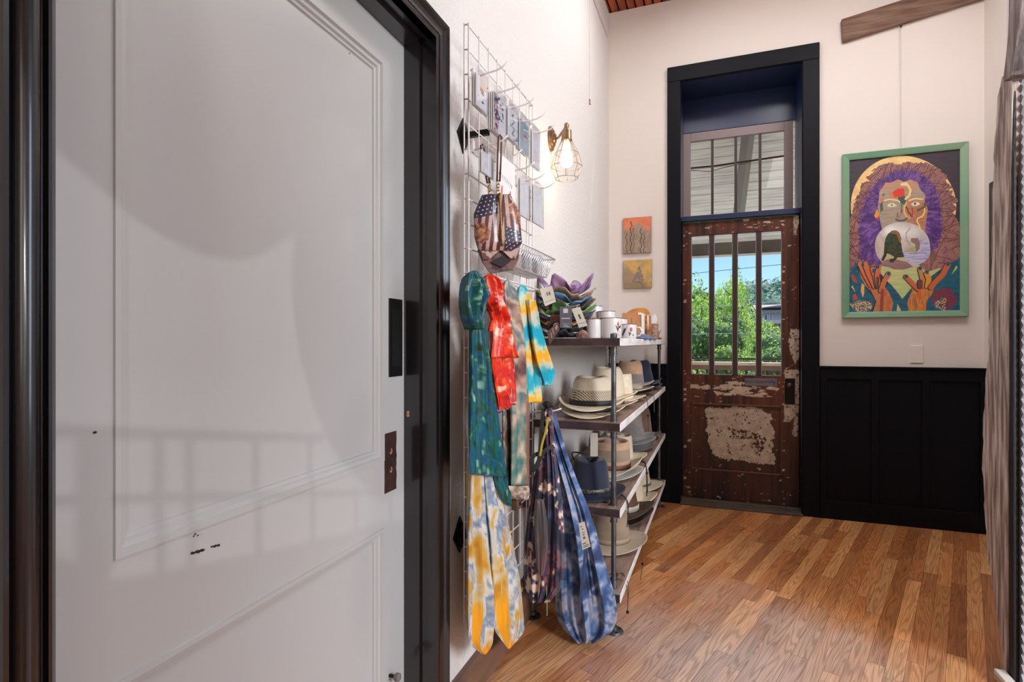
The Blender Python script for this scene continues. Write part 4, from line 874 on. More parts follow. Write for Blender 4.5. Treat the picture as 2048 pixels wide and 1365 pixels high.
# ------------------------------------------------------------------ tie-dye bags hanging at the end of the shelf
YB = 2.095
t = thing('tie_dye_bag', (-.65, YB-.02, .18), 'dark maroon, navy and cream tie-dye cloth bag with loose straps hanging on the grid hook', 'bag')
cloth('body', [(818, 1083, 1103), (850, 1081, 1106), (890, 1077, 1110), (930, 1072, 1116), (980, 1064, 1122), (1030, 1056, 1126), (1080, 1050, 1128), (1130, 1048, 1128), (1175, 1050, 1124), (1205, 1058, 1100)], 'Y', YB-.045, m_cot, c_dark, t, 3.2, .012, .028, seed=21)
m_strap = M('charcoal_strap', (58, 56, 54), .7, col2=(34, 36, 40), nscale=30)
def ribbon(pts, wd, mat, parent, name, th=.0022):
    w = MB(); n = len(pts); P_ = [onY(u, v, y) for u, v, y in pts]; Q = []
    for i in range(n-1):
        for k in range(5):
            t_ = k/5; p = [np.array(P_[min(max(i+q-1, 0), n-1)]) for q in range(4)]
            Q.append(Vector(.5*((2*p[1])+(-p[0]+p[2])*t_+(2*p[0]-5*p[1]+4*p[2]-p[3])*t_*t_+(-p[0]+3*p[1]-3*p[2]+p[3])*t_**3)))
    Q.append(P_[-1]); o = 0
    for i, q in enumerate(Q):
        d = (Q[min(i+1, len(Q)-1)]-Q[max(i-1, 0)]).normalized(); s_ = d.cross(Vector((0, -1, 0))).normalized()*wd; nn = Vector((0, -th, 0))
        w.v += [tuple(q+s_+nn), tuple(q-s_+nn), tuple(q-s_-nn), tuple(q+s_-nn)]
    for i in range(len(Q)-1):
        for k in range(4): a = i*4+k; b_ = i*4+(k+1) % 4; w.f.append((a, a+4, b_+4, b_)); w.m.append(0)
    return w.build(name, mat, parent, True, autos=40)
ribbon([(1086, 822, YB-.085), (1082, 870, YB-.095), (1078, 925, YB-.10)], .007, m_strap, t, 'strap')
ribbon([(1108, 893, YB-.085), (1090, 902, YB-.095), (1076, 925, YB-.10), (1066, 942, YB-.10), (1063, 925, YB-.10), (1068, 912, YB-.095), (1080, 907, YB-.09)], .0075, m_strap, t, 'strap')
ribbon([(1097, 835, YB-.09), (1092, 862, YB-.095), (1084, 890, YB-.10), (1079, 925, YB-.098)], .0035, M('yellow_trim', (190, 176, 60), .6), t, 'strap')
ribbon([(1089, 814, YB-.04), (1096, 809, YB-.06), (1102, 816, YB-.04)], .014, m_strap, t, 'strap', .006)
cloth('pocket', [(1000, 1070, 1088), (1040, 1068, 1094), (1090, 1070, 1096), (1140, 1074, 1090), (1152, 1080, 1086)], 'Y', YB-.10, m_cot, lambda s, t_, V: ramp(fbm(V[:, 0]*30, V[:, 2]*14, 63), [(.3, (66, 60, 60)), (.7, (96, 70, 72))]), t, 1, .003, .010, nr=50, nc=50, seed=25)
ribbon([(1093, 1170, YB-.06), (1094, 1200, YB-.06), (1094, 1232, YB-.06)], .0018, M('tan_tie', (150, 132, 96), .7), t, 'drawstring')
t = thing('tie_dye_bag', (-.50, YB+.02, .03), 'big blue and white tie-dye slouch bag with a paper price tag hanging beside the shelf', 'bag')
YB2 = YB+.042
cloth('body', [(826, 1098, 1106), (845, 1098, 1112), (880, 1101, 1124), (920, 1106, 1138), (970, 1112, 1158), (1010, 1116, 1176), (1060, 1120, 1193), (1110, 1118, 1206), (1150, 1114, 1218), (1190, 1111, 1229), (1220, 1112, 1234), (1245, 1118, 1233), (1268, 1134, 1222), (1283, 1158, 1190)], 'Y', YB2, m_cot, c_blue, t, 2.9, .013, .036, nr=140, nc=150, seed=22)
ribbon([(1171, 1095, YB2-.075), (1168, 1130, YB2-.082), (1163, 1175, YB2-.082), (1158, 1230, YB2-.078)], .0045, M('blue_piping', (60, 78, 112), .6), t, 'drawstring')
tg = ribbon([(1168, 1048, YB2-.085), (1168, 1050, YB2-.085)], .0005, m_wires, t, 'tag_thread') if False else None
def price_tag(parent, c4, y, lines, mat, name='price_tag', th=.0012, dark=(60, 56, 60)):
    """c4: photo corners TL TR BR BL at depth y"""
    P_ = [onY(u, v, y) for u, v in c4]; w = MB(); w.prism([P_[3], P_[2], P_[1], P_[0]], (0, th, 0)); o = w.build(name, mat, parent)
    w = MB(); mi = M('tag_print', dark, .6)
    def q(a, b): return P_[0].lerp(P_[1], a).lerp(P_[3].lerp(P_[2], a), b)+Vector((0, -.0006, 0))
    for (a0, a1, b0, b1) in lines: w.add([q(a0, b1), q(a1, b1), q(a1, b0), q(a0, b0)], [(0, 1, 2, 3)])
    w.build('print_marks', mi, o); return o
m_paper = M('cream_paper', (214, 206, 192), .6)
price_tag(t, [(1157, 1047), (1169, 1044), (1181, 1094), (1165, 1101)], YB2-.088, [(.2, .45, .14, .17), (.35, .6, .24, .27), (.3, .7, .38, .40), (.35, .6, .46, .49), (.35, .38, .55, .63), (.40, .42, .55, .63), (.44, .5, .55, .63), (.53, .56, .55, .63), (.6, .64, .55, .63), (.15, .6, .78, .81), (.15, .85, .87, .89), (.15, .85, .92, .94)], m_paper)
# ------------------------------------------------------------------ sconce
m_brz = M('aged_bronze', (172, 140, 108), .34, metal=.65, col2=(132, 104, 80), nscale=20)
LC = Vector((-.70, 2.61, 2.09))
t = thing('wall_sconce', (XW, 2.67, 2.231), 'bronze cage wall lamp with a glowing bulb above the mugs', 'wall lamp')
w = MB(); w.lathe([(0, .030), (.018, .029), (.022, .020), (.034, .019), (.036, .011), (.047, .010), (.050, .002), (.050, -.001), (0, -.001)], (XW, 2.67, 2.231), 40, 'x', ell=(1, 1.28)); w.build('backplate', m_brz, t, True, autos=50)
w = MB(); el = Vector((LC.x, LC.y, 2.262)); w.tube([(XW+.02, 2.67, 2.225), (XW+.045, 2.66, 2.228), el], .0055, 10); w.tube([el+Vector((0, 0, -.014)), el+Vector((0, 0, -.008)), el+Vector((0, 0, .008)), el+Vector((0, 0, .014))], [.006, .012, .012, .006], 14); w.build('arm', m_brz, t, True)
tilt = Matrix.Rotation(R(5), 4, 'X')
w = MB(); w.lathe([(0, .168), (.010, .166), (.012, .156), (.022, .150), (.0245, .144), (.0245, .108), (.027, .104), (.027, .098), (.02, .094), (0, .094)], (LC.x, LC.y, LC.z), 28); w.build('socket', m_brz, t, True, autos=40)
m_cage = M('cage_wire', (140, 116, 96), .3, metal=.7)
w = MB(); K = 8; ring = [(.026, .098), (.058, .035), (.077, -.03), (.054, -.088)]
for k in range(K): an = 2*PI*k/K+.2; w.tube([LC+Vector((r_*math.cos(an), r_*math.sin(an), h)) for r_, h in ring], .0014, 6)
for r_, h in (ring[1], ring[2], ring[3]): w.tube([LC+Vector((r_*math.cos(an+.2), r_*math.sin(an+.2), h)) for an in (np.linspace(0, 2*PI, K+1)[:-1] if r_ > .056 else np.linspace(0, 2*PI, 33)[:-1])], .0015, 6, closed=True)
w.build('cage', m_cage, t, True)
w = MB(); w.lathe([(0, .094), (.013, .094), (.014, .085), (.018, .06), (.028, .025), (.031, .0), (.028, -.018), (.018, -.03), (0, -.035)], LC, 28)
m_bulb = emis('glowing_bulb', (255, 226, 180), 9); bu = w.build('bulb', m_bulb, t, True)
pl = bpy.data.lights.new('sconce_glow', 'POINT'); pl.energy = 1.1; pl.color = (1, .78, .5); pl.shadow_soft_size = .03
po = bpy.data.objects.new('sconce_glow', pl); C.objects.link(po); po.location = LC+Vector((.0, -.0, -.05))
# left wall little hook and string, raceway
p = onX(1178, 205, XW); t = thing('wall_hook', (XW, p.y, p.z), 'tiny brass picture hook with thin clear line high on the left wall', 'picture hook')
w = MB(); w.tube([(XW+.001, p.y, p.z+.02), (XW+.008, p.y, p.z+.012), (XW+.006, p.y, p.z-.012), (XW+.012, p.y, p.z-.016)], .004, 8); w.build('hook', m_brz, t, True)
q = onX(1178, 440, XW+.004); w = MB(); w.tube([(XW+.003, p.y, ZC), (XW+.003, p.y+.002, p.z)], .0011, 5); w.build('line', M('clear_line', (206, 196, 188), .3), t)
w = MB(); w.tube([onX(1187, 300, XW+.003), onX(1186, 350, XW+.004), onX(1180, 430, XW+.004), onX(1179, 444, XW+.004)], .0012, 5)
tag(w.build('loose_string', M('white_string', (232, 228, 224), .5)), 'short loose white string hanging on the left wall right of the sconce', 'string')
a = onX(1213.5, 75, XW); w = MB(); b_ = onX(1188, 0, XW)
w.obox((XW-.001, -.5+0*b_.y, a.z-.0), (.008, 0, 0), (0, a.y+.5, 0), (0, 0, .018))
tag(w.build('cable_raceway', M('raceway_beige', (206, 190, 178), .5)), 'thin cream cable strip running along the top of the left wall towards the corner', 'cable cover')
# ------------------------------------------------------------------ pipe shelf unit
SX0, SX1, SY0, SY1 = XW+.012, -.37, 2.211, 4.187; TOPS = [1.215, .87, .523, .18]; TH = .034
sh = thing('pipe_shelf', ((SX0+SX1)/2, (SY0+SY1)/2, 0), 'four-tier dark wood and black iron pipe shelf standing along the left wall', 'shelving unit')
nm = ['top', 'second', 'third', 'bottom']
for i, z in enumerate(TOPS):
    w = MB(); w.box(SX0, SX1, SY0, SY1, z-TH, z)
    w.m = [0, 0, 1, 1, 0, 2]
    o = bevel(w.build('shelf_board', [m_shelf, m_shelfend, m_shelffront_lit], sh), .0025, 1)
for (x, y) in ((-.408, 2.27), (-.408, 4.11), (-.765, 2.27), (-.765, 4.11)):
    w = MB(); w.tube([(x, y, .012), (x, y, 1.235)], .0105, 14); po_ = w.build('pipe_post', m_pipe, sh, True, autos=40)
    for z in TOPS:
        for zz in ((z, z+.036), (z-TH-.036, z-TH)):
            w = MB()
            if z == TOPS[0] and zz[0] == z: w.tube([(x, y, z), (x, y, z+.003), (x, y, z+.018), (x, y, z+.021)], [.013, .0145, .0145, .009], 14); w.build('end_cap', m_pipe, po_, True, autos=30); continue
            a, b_ = zz; w.tube([(x, y, a), (x, y, a+.006), (x, y, a+.007), (x, y, b_-.007), (x, y, b_-.006), (x, y, b_)], [.0155, .0155, .0135, .0135, .0155, .0155], 14)
            w.build('coupling', m_pipe, po_, True, autos=30)
    w = MB(); w.lathe([(0, .022), (.015, .022), (.016, .010), (.036, .007), (.040, .004), (.040, 0), (0, 0)], (x, y, 0), 28)
    fl = w.build('floor_flange', m_pipe, sh, True, autos=30)
    for k in range(4): w = MB(); an = k*PI/2+.6; w.lathe([(0, .001), (.0052, .0008), (.0052, .0)], (x+.027*math.cos(an), y+.027*math.sin(an), .0085), 10); w.build('screw_hole', m_darkmetal, fl)
# ------------------------------------------------------------------ hats
def M_felt(n, c, c2=None): return M(n, c, .85, col2=c2 or tuple(int(x*.86) for x in c), nscale=14, bump=.15, bscale=260, sheen=.25)
def M_straw(n, c, dark=None, sc=1.0, lo_=.0):
    m = M(n, c, .6, bump=.0); N = m.node_tree.nodes; L = m.node_tree.links; b = N['Principled BSDF']; tc = N.new('ShaderNodeTexCoord')
    a = N.new('ShaderNodeTexWave'); a.inputs['Scale'].default_value = 75*sc; a.bands_direction = 'Z'; c_ = N.new('ShaderNodeTexWave'); c_.inputs['Scale'].default_value = 60*sc; c_.bands_direction = 'DIAGONAL'
    L.new(tc.outputs['Object'], a.inputs[0]); L.new(tc.outputs['Object'], c_.inputs[0]); mu = N.new('ShaderNodeMath'); mu.operation = 'MULTIPLY'; L.new(a.outputs['Fac'], mu.inputs[0]); L.new(c_.outputs['Fac'], mu.inputs[1])
    r = N.new('ShaderNodeValToRGB'); r.color_ramp.elements[0].position = .10; r.color_ramp.elements[1].position = .34
    r.color_ramp.elements[0].color = s2l(dark or tuple(int(x*.8) for x in c))+(1,); r.color_ramp.elements[1].color = s2l(c)+(1,)
    L.new(mu.outputs[0], r.inputs[0]); L.new(r.outputs[0], b.inputs['Base Color'])
    bp_ = N.new('ShaderNodeBump'); bp_.inputs['Strength'].default_value = .35; bp_.inputs['Distance'].default_value = .002; L.new(mu.outputs[0], bp_.inputs['Height']); L.new(bp_.outputs[0], b.inputs['Normal']); return m
def sh_(a, top, n=56): return a
def hat(label, cx, cy, z, crown, brim, band, rot=0, RA=.185, RB=.155, ca=.098, cb=.082, H=.115, top='crease', curl=.028, droop=.010, edge=.9, hasbrim=True, hascrown=True, kind='felt hat', group=None, band_h=.022, edgem=None, midband=None, taper=.86, belly=0, tiltd=0):
    t = thing('brimmed_hat', (cx, cy, z), label, 'hat', group)
    n = 64; cr_, sr_ = math.cos(rot), math.sin(rot)
    def W3(x, y, h):
        h2 = h + x*math.tan(tiltd); return (cx+x*cr_-y*sr_, cy+x*sr_+y*cr_, z+max(h2, 0.0))
    # brim: RA along local y (front-back), RB along local x (sides)
    w = MB(); K = 14; th = .0032
    def bz(f, an): s = math.cos(an)**2; return .006+droop+(curl*s-droop*(1-s))*f**2.0
    for side in (0, 1):
        for j in range(K+1):
            f = j/K if side == 0 else 1-j/K
            for k in range(n):
                an = 2*PI*k/n; rx = cb+(RB-cb)*f; ry = ca+(RA-ca)*f
                # sides roll inwards a little as they curl
                rx *= 1-.10*curl/.03*f**3*math.cos(an)**2*.4
                w.v.append(W3(rx*math.cos(an), ry*math.sin(an), bz(f, an)+(th if side == 0 else 0)))
    rings = 2*(K+1)
    for j in range(rings):
        for k in range(n): a = j*n+k; b_ = j*n+(k+1) % n; c_ = ((j+1) % rings)*n; w.f.append((a, b_, c_+(k+1) % n, c_+k)); w.m.append(0)
    bo = w.build('brim', brim, t, True)
    if edgem:
        w = MB(); w.tube([W3(RB*(1-.10*curl/.03*math.cos(an)**2*.4)*math.cos(an), RA*math.sin(an), bz(1, an)+th/2) for an in np.linspace(0, 2*PI, n+1)[:-1]], .0028, 8, closed=True); w.build('edge_binding', edgem, bo, True)
    # crown
    if hascrown:
        w = MB(); prf = [(1.0, 0)]
        rs_, hs_ = (.10, .84) if top in ('gambler', 'flat') else (.30, .60)
        for q in range(1, 9): f = q/8; prf.append((1-(1-taper)*f**1.2+belly*math.sin(PI*f), f*hs_))
        for q in range(1, 9): a = q/8*PI/2; prf.append((taper-rs_*(1-math.cos(a)), hs_+(1-hs_)*math.sin(a)))
        base = len(prf); 
        for q in range(1, 9): prf.append(((taper-rs_)*(1-q/8), 1.0))
        for i, (rr, h) in enumerate(prf):
            for k in range(n):
                an = 2*PI*k/n; x = cb*rr*math.cos(an); y = ca*rr*math.sin(an); hh = h
                if i >= base-3:
                    f = rr/max(.01, taper-rs_)
                    if top == 'crease': dz = -.24*math.exp(-(x/(cb*.26))**2)*(1-.35*(abs(y)/ca)) + .05*(y/ca)
                    elif top == 'gambler': dz = (-.15 if .45 < f < .93 else 0)*math.sin(min(1, max(0, (f-.45)/.48))*PI)+(.03*(1-f) if f < .45 else 0)
                    else: dz = -.10*(1-min(1, f))
                    hh = h+dz*(1 if i >= base else (.15, .4, .8)[i-(base-3)])
                elif top == 'crease' and h > .4:
                    # front pinch
                    x *= 1-.16*(h-.4)*max(0, math.sin(an))**3
                w.v.append(W3(x, y, .008+droop+hh*H))
        for i in range(len(prf)-1):
            for k in range(n): a = i*n+k; b_ = i*n+(k+1) % n; w.f.append((a, b_, b_+n, a+n)); w.m.append(0 if not (midband and midband[1] < prf[i][1] < midband[2]) else 1)
        w.build('crown', [crown, midband[0]] if midband else crown, t, True)
    if band:
        w = MB()
        for rr, h in ((1.005, .010+droop), (1.035, .011+droop), (1.03, .010+droop+band_h), (.995, .010+droop+band_h+.001)):
            for k in range(n): an = 2*PI*k/n; w.v.append(W3(cb*rr*math.cos(an), ca*rr*math.sin(an), h))
        for i in range(3):
            for k in range(n): a = i*n+k; b_ = i*n+(k+1) % n; w.f.append((a, b_, b_+n, a+n)); w.m.append(0)
        w.build('hat_band', band, t, True)
    return t
m_cream = M_straw('cream_straw', (232, 216, 190)); m_mesh = M_straw('open_weave_straw', (226, 210, 182), (96, 78, 62), .75)
m_creamf = M('cream_brim', (234, 222, 200), .5, col2=(220, 202, 174), nscale=30); m_blk = M('black_band', (26, 24, 28), .6)
m_tan = M_felt('tan_felt', (190, 152, 124)); m_tanb = M('tan_brim', (206, 192, 174), .6, col2=(196, 178, 156), nscale=20); m_navyf = M_felt('navy_felt', (30, 37, 60)); m_navyl = M('navy_leather', (34, 42, 66), .5, bump=.3, bscale=200)
m_grey = M_felt('grey_felt', (132, 124, 122)); m_greyd = M_felt('dark_grey_felt', (84, 80, 84)); m_brn = M_felt('brown_felt', (120, 92, 76)); m_stone = M_felt('stone_felt', (150, 128, 108)); m_stoneb = M('stone_brim', (188, 172, 152), .7, col2=(176, 160, 140), nscale=14)
m_dkbr = M('dark_brown_leather', (84, 58, 48), .5, col2=(60, 42, 36), nscale=20); m_bark = M_straw('brown_woven', (128, 90, 62), (70, 44, 32), .6); m_whb = M('white_band', (206, 196, 184), .6, col2=(150, 134, 124), nscale=30)
m_lite = M_felt('pale_grey_felt', (190, 182, 172)); m_braid = M('silver_braid', (150, 140, 130), .35, metal=.5, col2=(60, 56, 60), nscale=120); m_brband = M('brown_band', (96, 62, 50), .6)
Z2, Z3, Z4 = TOPS[1], TOPS[2], TOPS[3]; CXH = -.53
def cord(parent, pts, r=.0016, col=(40, 32, 30), bead=None, name='chin_cord'):
    w = MB(); P_ = [Vector(p) for p in pts]; Q = []
    for i in range(len(P_)-1):
        for k in range(5):
            t_ = k/5; p = [np.array(P_[min(max(i+q-1, 0), len(P_)-1)]) for q in range(4)]
            Q.append(Vector(.5*((2*p[1])+(-p[0]+p[2])*t_+(2*p[0]-5*p[1]+4*p[2]-p[3])*t_*t_+(-p[0]+3*p[1]-3*p[2]+p[3])*t_**3)))
    Q.append(P_[-1]); w.tube(Q, r, 6); o = w.build(name, M('cord_%d' % len(bpy.data.materials), col, .6), parent, True)
    if bead is not None:
        w = MB(); b_ = Vector(bead); w.lathe([(0, -.006), (.005, -.005), (.0065, 0), (.005, .005), (0, .006)], b_, 12); w.build('bead', m_darkmetal, o, True)
    return o
# second shelf
g2, g3, g4 = 'hats on the second shelf', 'hats on the third shelf', 'hats on the bottom shelf'
hat('cream open-weave straw hat, lower of the front pair on the second shelf', CXH-.005, 2.44, Z2, m_mesh, m_creamf, m_blk, .06, curl=.03, H=.10, top='flat', group=g2, hascrown=True, ca=.095, cb=.085, taper=.92)
hat('cream open-weave straw hat with black band, front of the second shelf, topmost', CXH-.005, 2.44, Z2+.030, m_cream, m_creamf, m_blk, .06, curl=.032, H=.128, top='crease', group=g2, ca=.103, cb=.101, taper=.87, midband=(m_mesh, .0, .5))
hat('cream straw hat underneath the second stack of the second shelf', CXH, 2.77, Z2, m_cream, m_creamf, m_blk, -.05, H=.09, top='flat', group=g2, curl=.02, taper=.93)
hat('pale cream straw hat topping the second stack on the second shelf', CXH, 2.77, Z2+.036, m_cream, m_creamf, None, -.05, H=.150, group=g2, ca=.10, cb=.09)
hat('cream hat with low cream crown, middle of the second shelf', CXH, 3.09, Z2+.0, m_creamf, m_creamf, None, .0, H=.135, group=g2, curl=.016, top='flat', taper=.9, edge=1)
hat('brown-lined hat at the bottom of the tan stack on the second shelf', CXH, 3.49, Z2, m_dkbr, m_dkbr, None, 0, H=.08, top='flat', group=g2, curl=.012, taper=.94)
hat('pale hat in the middle of the tan stack on the second shelf', CXH, 3.49, Z2+.022, m_creamf, m_creamf, None, 0, H=.08, top='flat', group=g2, curl=.012, taper=.94)
h4 = hat('tan felt hat with wide grey band on top of its stack, second shelf', CXH+.005, 3.49, Z2+.044, m_tan, m_lite, None, .03, H=.152, group=g2, ca=.10, cb=.088, midband=(m_grey, 0, .42), taper=.88)
hat('navy hat at the bottom of the navy pair, far end of the second shelf', CXH+.01, 3.90, Z2, m_navyl, m_navyl, None, 0, H=.08, top='flat', group=g2, curl=.02, taper=.93, edgem=m_navyf)
h5 = hat('navy felt hat topping the pair at the far end of the second shelf', CXH+.01, 3.90, Z2+.022, m_navyf, m_navyf, None, .05, H=.165, group=g2, curl=.04, ca=.105, cb=.10, taper=.78, edgem=m_navyl)
# third shelf
h6 = hat('navy felt hat with braided silver band at the near end of the third shelf', CXH-.01, 2.42, Z3, m_navyf, m_navyl, m_braid, .1, RA=.17, RB=.158, H=.138, ca=.095, cb=.088, curl=.012, top='crease', group=g3, taper=.9, band_h=.016, edgem=m_navyf)
hat('grey hat under the tan gambler hat on the third shelf', CXH+.01, 2.80, Z3, m_grey, m_lite, None, 0, RA=.19, RB=.168, H=.08, top='flat', group=g3, curl=.02, taper=.93)
h7 = hat('tan two-tone gambler hat with brown band on the third shelf', CXH+.01, 2.80, Z3+.020, m_tan, m_tanb, m_brband, 0, RA=.195, RB=.17, H=.135, ca=.105, cb=.10, top='gambler', group=g3, curl=.055, midband=(m_stone, .3, .7), taper=.97)
hat('cream flat-topped hat behind the tan gambler hat, third shelf', CXH-.01, 3.16, Z3, m_cream, m_creamf, None, 0, H=.125, group=g3, curl=.022, top='gambler', taper=.92, RB=.165)
for k, (lb, mt) in enumerate([('lowest', m_greyd), ('second lowest', m_greyd), ('third lowest', m_grey)]):
    hat('dark grey hat, %s in the grey stack on the third shelf' % lb, CXH+.005*k, 3.52, Z3+.022*k, mt, mt, None, 0, H=.07, top='flat', group=g3, curl=.014, taper=.94)
hat('grey felt hat with tall crown topping the grey stack on the third shelf', CXH, 3.52, Z3+.066, m_grey, m_grey, None, 0, H=.155, group=g3, curl=.02, ca=.10, cb=.088)
hat('brown felt hat at the far end of the third shelf', CXH+.005, 3.92, Z3+.03-.03, m_brn, m_brn, None, 0, H=.20, group=g3, curl=.03, ca=.10, cb=.09)
# bottom shelf
h8 = hat('stone grey wide-brimmed felt hat, near end of the bottom shelf', CXH+.012, 2.78, Z4, m_stone, m_stoneb, M('stone_band', (156, 134, 112), .6), 0, RA=.2, RB=.19, H=.15, ca=.105, cb=.098, curl=.02, droop=.012, top='gambler', group=g4, taper=.86)
hat('dark brown leather hat under the woven one on the bottom shelf', CXH+.012, 3.20, Z4, m_dkbr, m_dkbr, None, 0, RB=.178, H=.06, top='flat', group=g4, curl=.045, taper=.93, edgem=m_dkbr)
h9 = hat('brown woven hat with white band on the bottom shelf', CXH+.012, 3.20, Z4+.034, m_bark, m_dkbr, m_whb, 0, RB=.178, H=.13, ca=.095, cb=.085, group=g4, curl=.045, top='crease', taper=.84, edgem=m_dkbr, band_h=.03)
hat('cream straw hat behind the brown woven hat, bottom shelf', CXH, 3.56, Z4, m_cream, m_creamf, None, 0, RB=.172, H=.115, group=g4, curl=.04, top='gambler', taper=.88, edgem=m_creamf)
h10 = hat('pale straw hat at the far end of the bottom shelf', CXH, 3.93, Z4, m_cream, m_creamf, m_braid, 0, RB=.168, H=.13, group=g4, curl=.015, taper=.86, band_h=.012)
# cords over the shelf edges
xe = SX1+.004
cord(h4, [(-.40, 3.44, Z2+.10-.03), (-.37, 3.40, Z2+.02), (xe+.003, 3.36, Z2-.02), (xe+.006, 3.34, Z2-.09)], .002, (86, 66, 54))
cord(h4, [(-.40, 3.15, Z2+.015), (-.375, 3.10, Z2+.012), (xe+.002, 3.07, Z2-.03), (xe+.004, 3.07, Z2-.16)], .0018, (70, 54, 48), (xe+.003, 3.07, Z2-.075))
cord(h6, [(-.42, 2.37, Z3+.018), (-.385, 2.36, Z3+.016), (xe+.002, 2.355, Z3-.02), (xe+.003, 2.35, Z3-.10)], .0020, (24, 18, 18))
cord(h6, [(-.42, 2.38, Z3+.018), (-.386, 2.372, Z3+.016), (xe+.002, 2.37, Z3-.02), (xe+.003, 2.33, Z3-.105)], .0020, (24, 18, 18))
cord(h7, [(-.40, 3.06, Z3+.02), (-.375, 3.03, Z3+.014), (xe+.002, 3.01, Z3-.04), (xe+.005, 2.99, Z3-.15)], .0032, (30, 22, 22), (xe+.003, 3.01, Z3-.03))
cord(h7, [(-.40, 3.075, Z3+.02), (-.375, 3.05, Z3+.014), (xe+.002, 3.03, Z3-.04), (xe+.005, 3.03, Z3-.14)], .0026, (30, 22, 22))
cord(h8, [(-.36, 2.86, Z4+.012), (-.362, 2.83, Z4+.003), (xe+.004, 2.80, Z4-.03), (xe+.008, 2.79, Z4-.10), (xe+.004, 2.74, Z4-.15)], .0016, (70, 50, 40), (xe+.008, 2.79, Z4-.09))
cord(h8, [(-.42, 2.40, Z4+.003), (-.40, 2.42, Z4+.003), (-.385, 2.40, Z4+.003), (xe+.002, 2.38, Z4-.03), (xe+.006, 2.33, Z4-.12)], .0016, (84, 62, 50), (xe+.006, 2.33, Z4-.12))
cord(h8, [(-.44, 2.36, Z4+.003), (-.39, 2.35, Z4+.003), (xe+.002, 2.345, Z4-.03), (xe+.006, 2.33, Z4-.12)], .0016, (84, 62, 50))
t = thing('leather_cord', (-.42, 2.36, Z4), 'loose brown leather cord with black bead on the near end of the bottom shelf', 'cord')
cord(t, [(-.46, 2.34, Z4+.003), (-.43, 2.42, Z4+.003), (-.41, 2.38, Z4+.003), (-.43, 2.33, Z4+.003), (-.47, 2.31, Z4+.003)], .002, (90, 64, 46), (-.415, 2.34, Z4+.007), 'cord')
cord(h6, [(-.60, 2.46, Z3+.10), (-.63, 2.44, Z3+.165), (-.585, 2.43, Z3+.172), (-.555, 2.44, Z3+.150), (-.56, 2.46, Z3+.135)], .003, (22, 16, 18))
# small papers at the back of the second shelf: price cards stuck to hats
for (u, v, y, lb) in ((1145, 795, 2.62, 'small plain white price card standing behind the front straw hats'), (1188, 885, 2.62, 'white price card tucked behind the tan gambler hat')):
    p = onY(u, v, y); z0 = Z2 if v < 850 else Z3
    w = MB(); w.box(p.x-.018, p.x+.018, y, y+.002, z0, p.z+.045); tag(w.build('price_card', m_paper), lb, 'price card')
# ------------------------------------------------------------------ things on the top shelf
ZT = TOPS[0]
def bowl(label, cx, cy, z, cols, seed, Rr=.118, lift=.05, rot=0, up=1.0):
    t = thing('fabric_bowl', (cx, cy, z), label, 'fabric bowl', 'star-cornered fabric bowls stacked on the top shelf')
    rnd = random.Random(seed); w = MB(); n = 48; K = 10; ph = rnd.uniform(-.12, .12)+rot; prm = [rnd.uniform(.7, 1.25) for _ in range(8)]; U_, V_ = [], []
    for side in (0, 1):
        for j in range(K+1):
            f = (j/K) if side == 0 else 1-j/K
            for k in range(n):
                an = 2*PI*k/n; q = (an+ph)*4/2/PI; corner = abs(math.cos(2*(an+ph)))**4; ci = int(round(q)) % 8
                rr = Rr*f*(.80+.26*corner*prm[ci]*f+.03*math.sin(an*9+seed)*f); h = lift*f**2.0*(.38+.75*corner*prm[ci])*up+.004*math.sin(an*7+seed)*f+.0045*math.sin(an*13+seed*2.1+3*f)*f+.003*math.sin(an*23+seed)*f
                w.v.append((cx+rr*math.cos(an), cy+rr*math.sin(an), z+.004+h+(.005 if side == 0 else 0))); U_.append(rr*math.cos(an)); V_.append(rr*math.sin(an)+h)
    rg = 2*(K+1)
    for j in range(rg-1):
        for k in range(n): a = j*n+k; b_ = j*n+(k+1) % n; w.f.append((a, b_, b_+n, a+n)); w.m.append(0)
    c = ramp(fbm(np.array(U_)*22+seed, np.array(V_)*26, seed, 4), cols); w.build('cloth', m_cot, t, True, cols=s2la(c)); return t
P_purp = [(.3, (66, 40, 84)), (.45, (150, 96, 156)), (.55, (206, 176, 196)), (.65, (110, 66, 128)), (.8, (60, 40, 70))]
P_tan = [(.3, (110, 84, 66)), (.55, (176, 140, 112)), (.8, (120, 100, 92))]; P_blue = [(.3, (30, 66, 104)), (.5, (90, 144, 180)), (.7, (40, 84, 120))]
P_bw = [(.3, (34, 26, 34)), (.5, (84, 60, 60)), (.6, (150, 120, 104)), (.75, (40, 30, 44))]; P_grn = [(.3, (36, 66, 28)), (.45, (84, 140, 52)), (.6, (120, 176, 80)), (.75, (60, 96, 40))]
P_nv = [(.3, (16, 18, 40)), (.55, (50, 48, 84)), (.8, (24, 20, 36))]; P_org = [(.3, (120, 70, 30)), (.5, (206, 140, 50)), (.75, (90, 60, 40))]; P_dg = [(.3, (12, 26, 30)), (.6, (26, 52, 50)), (.8, (60, 44, 80))]
bc_ = (-.665, 2.46)
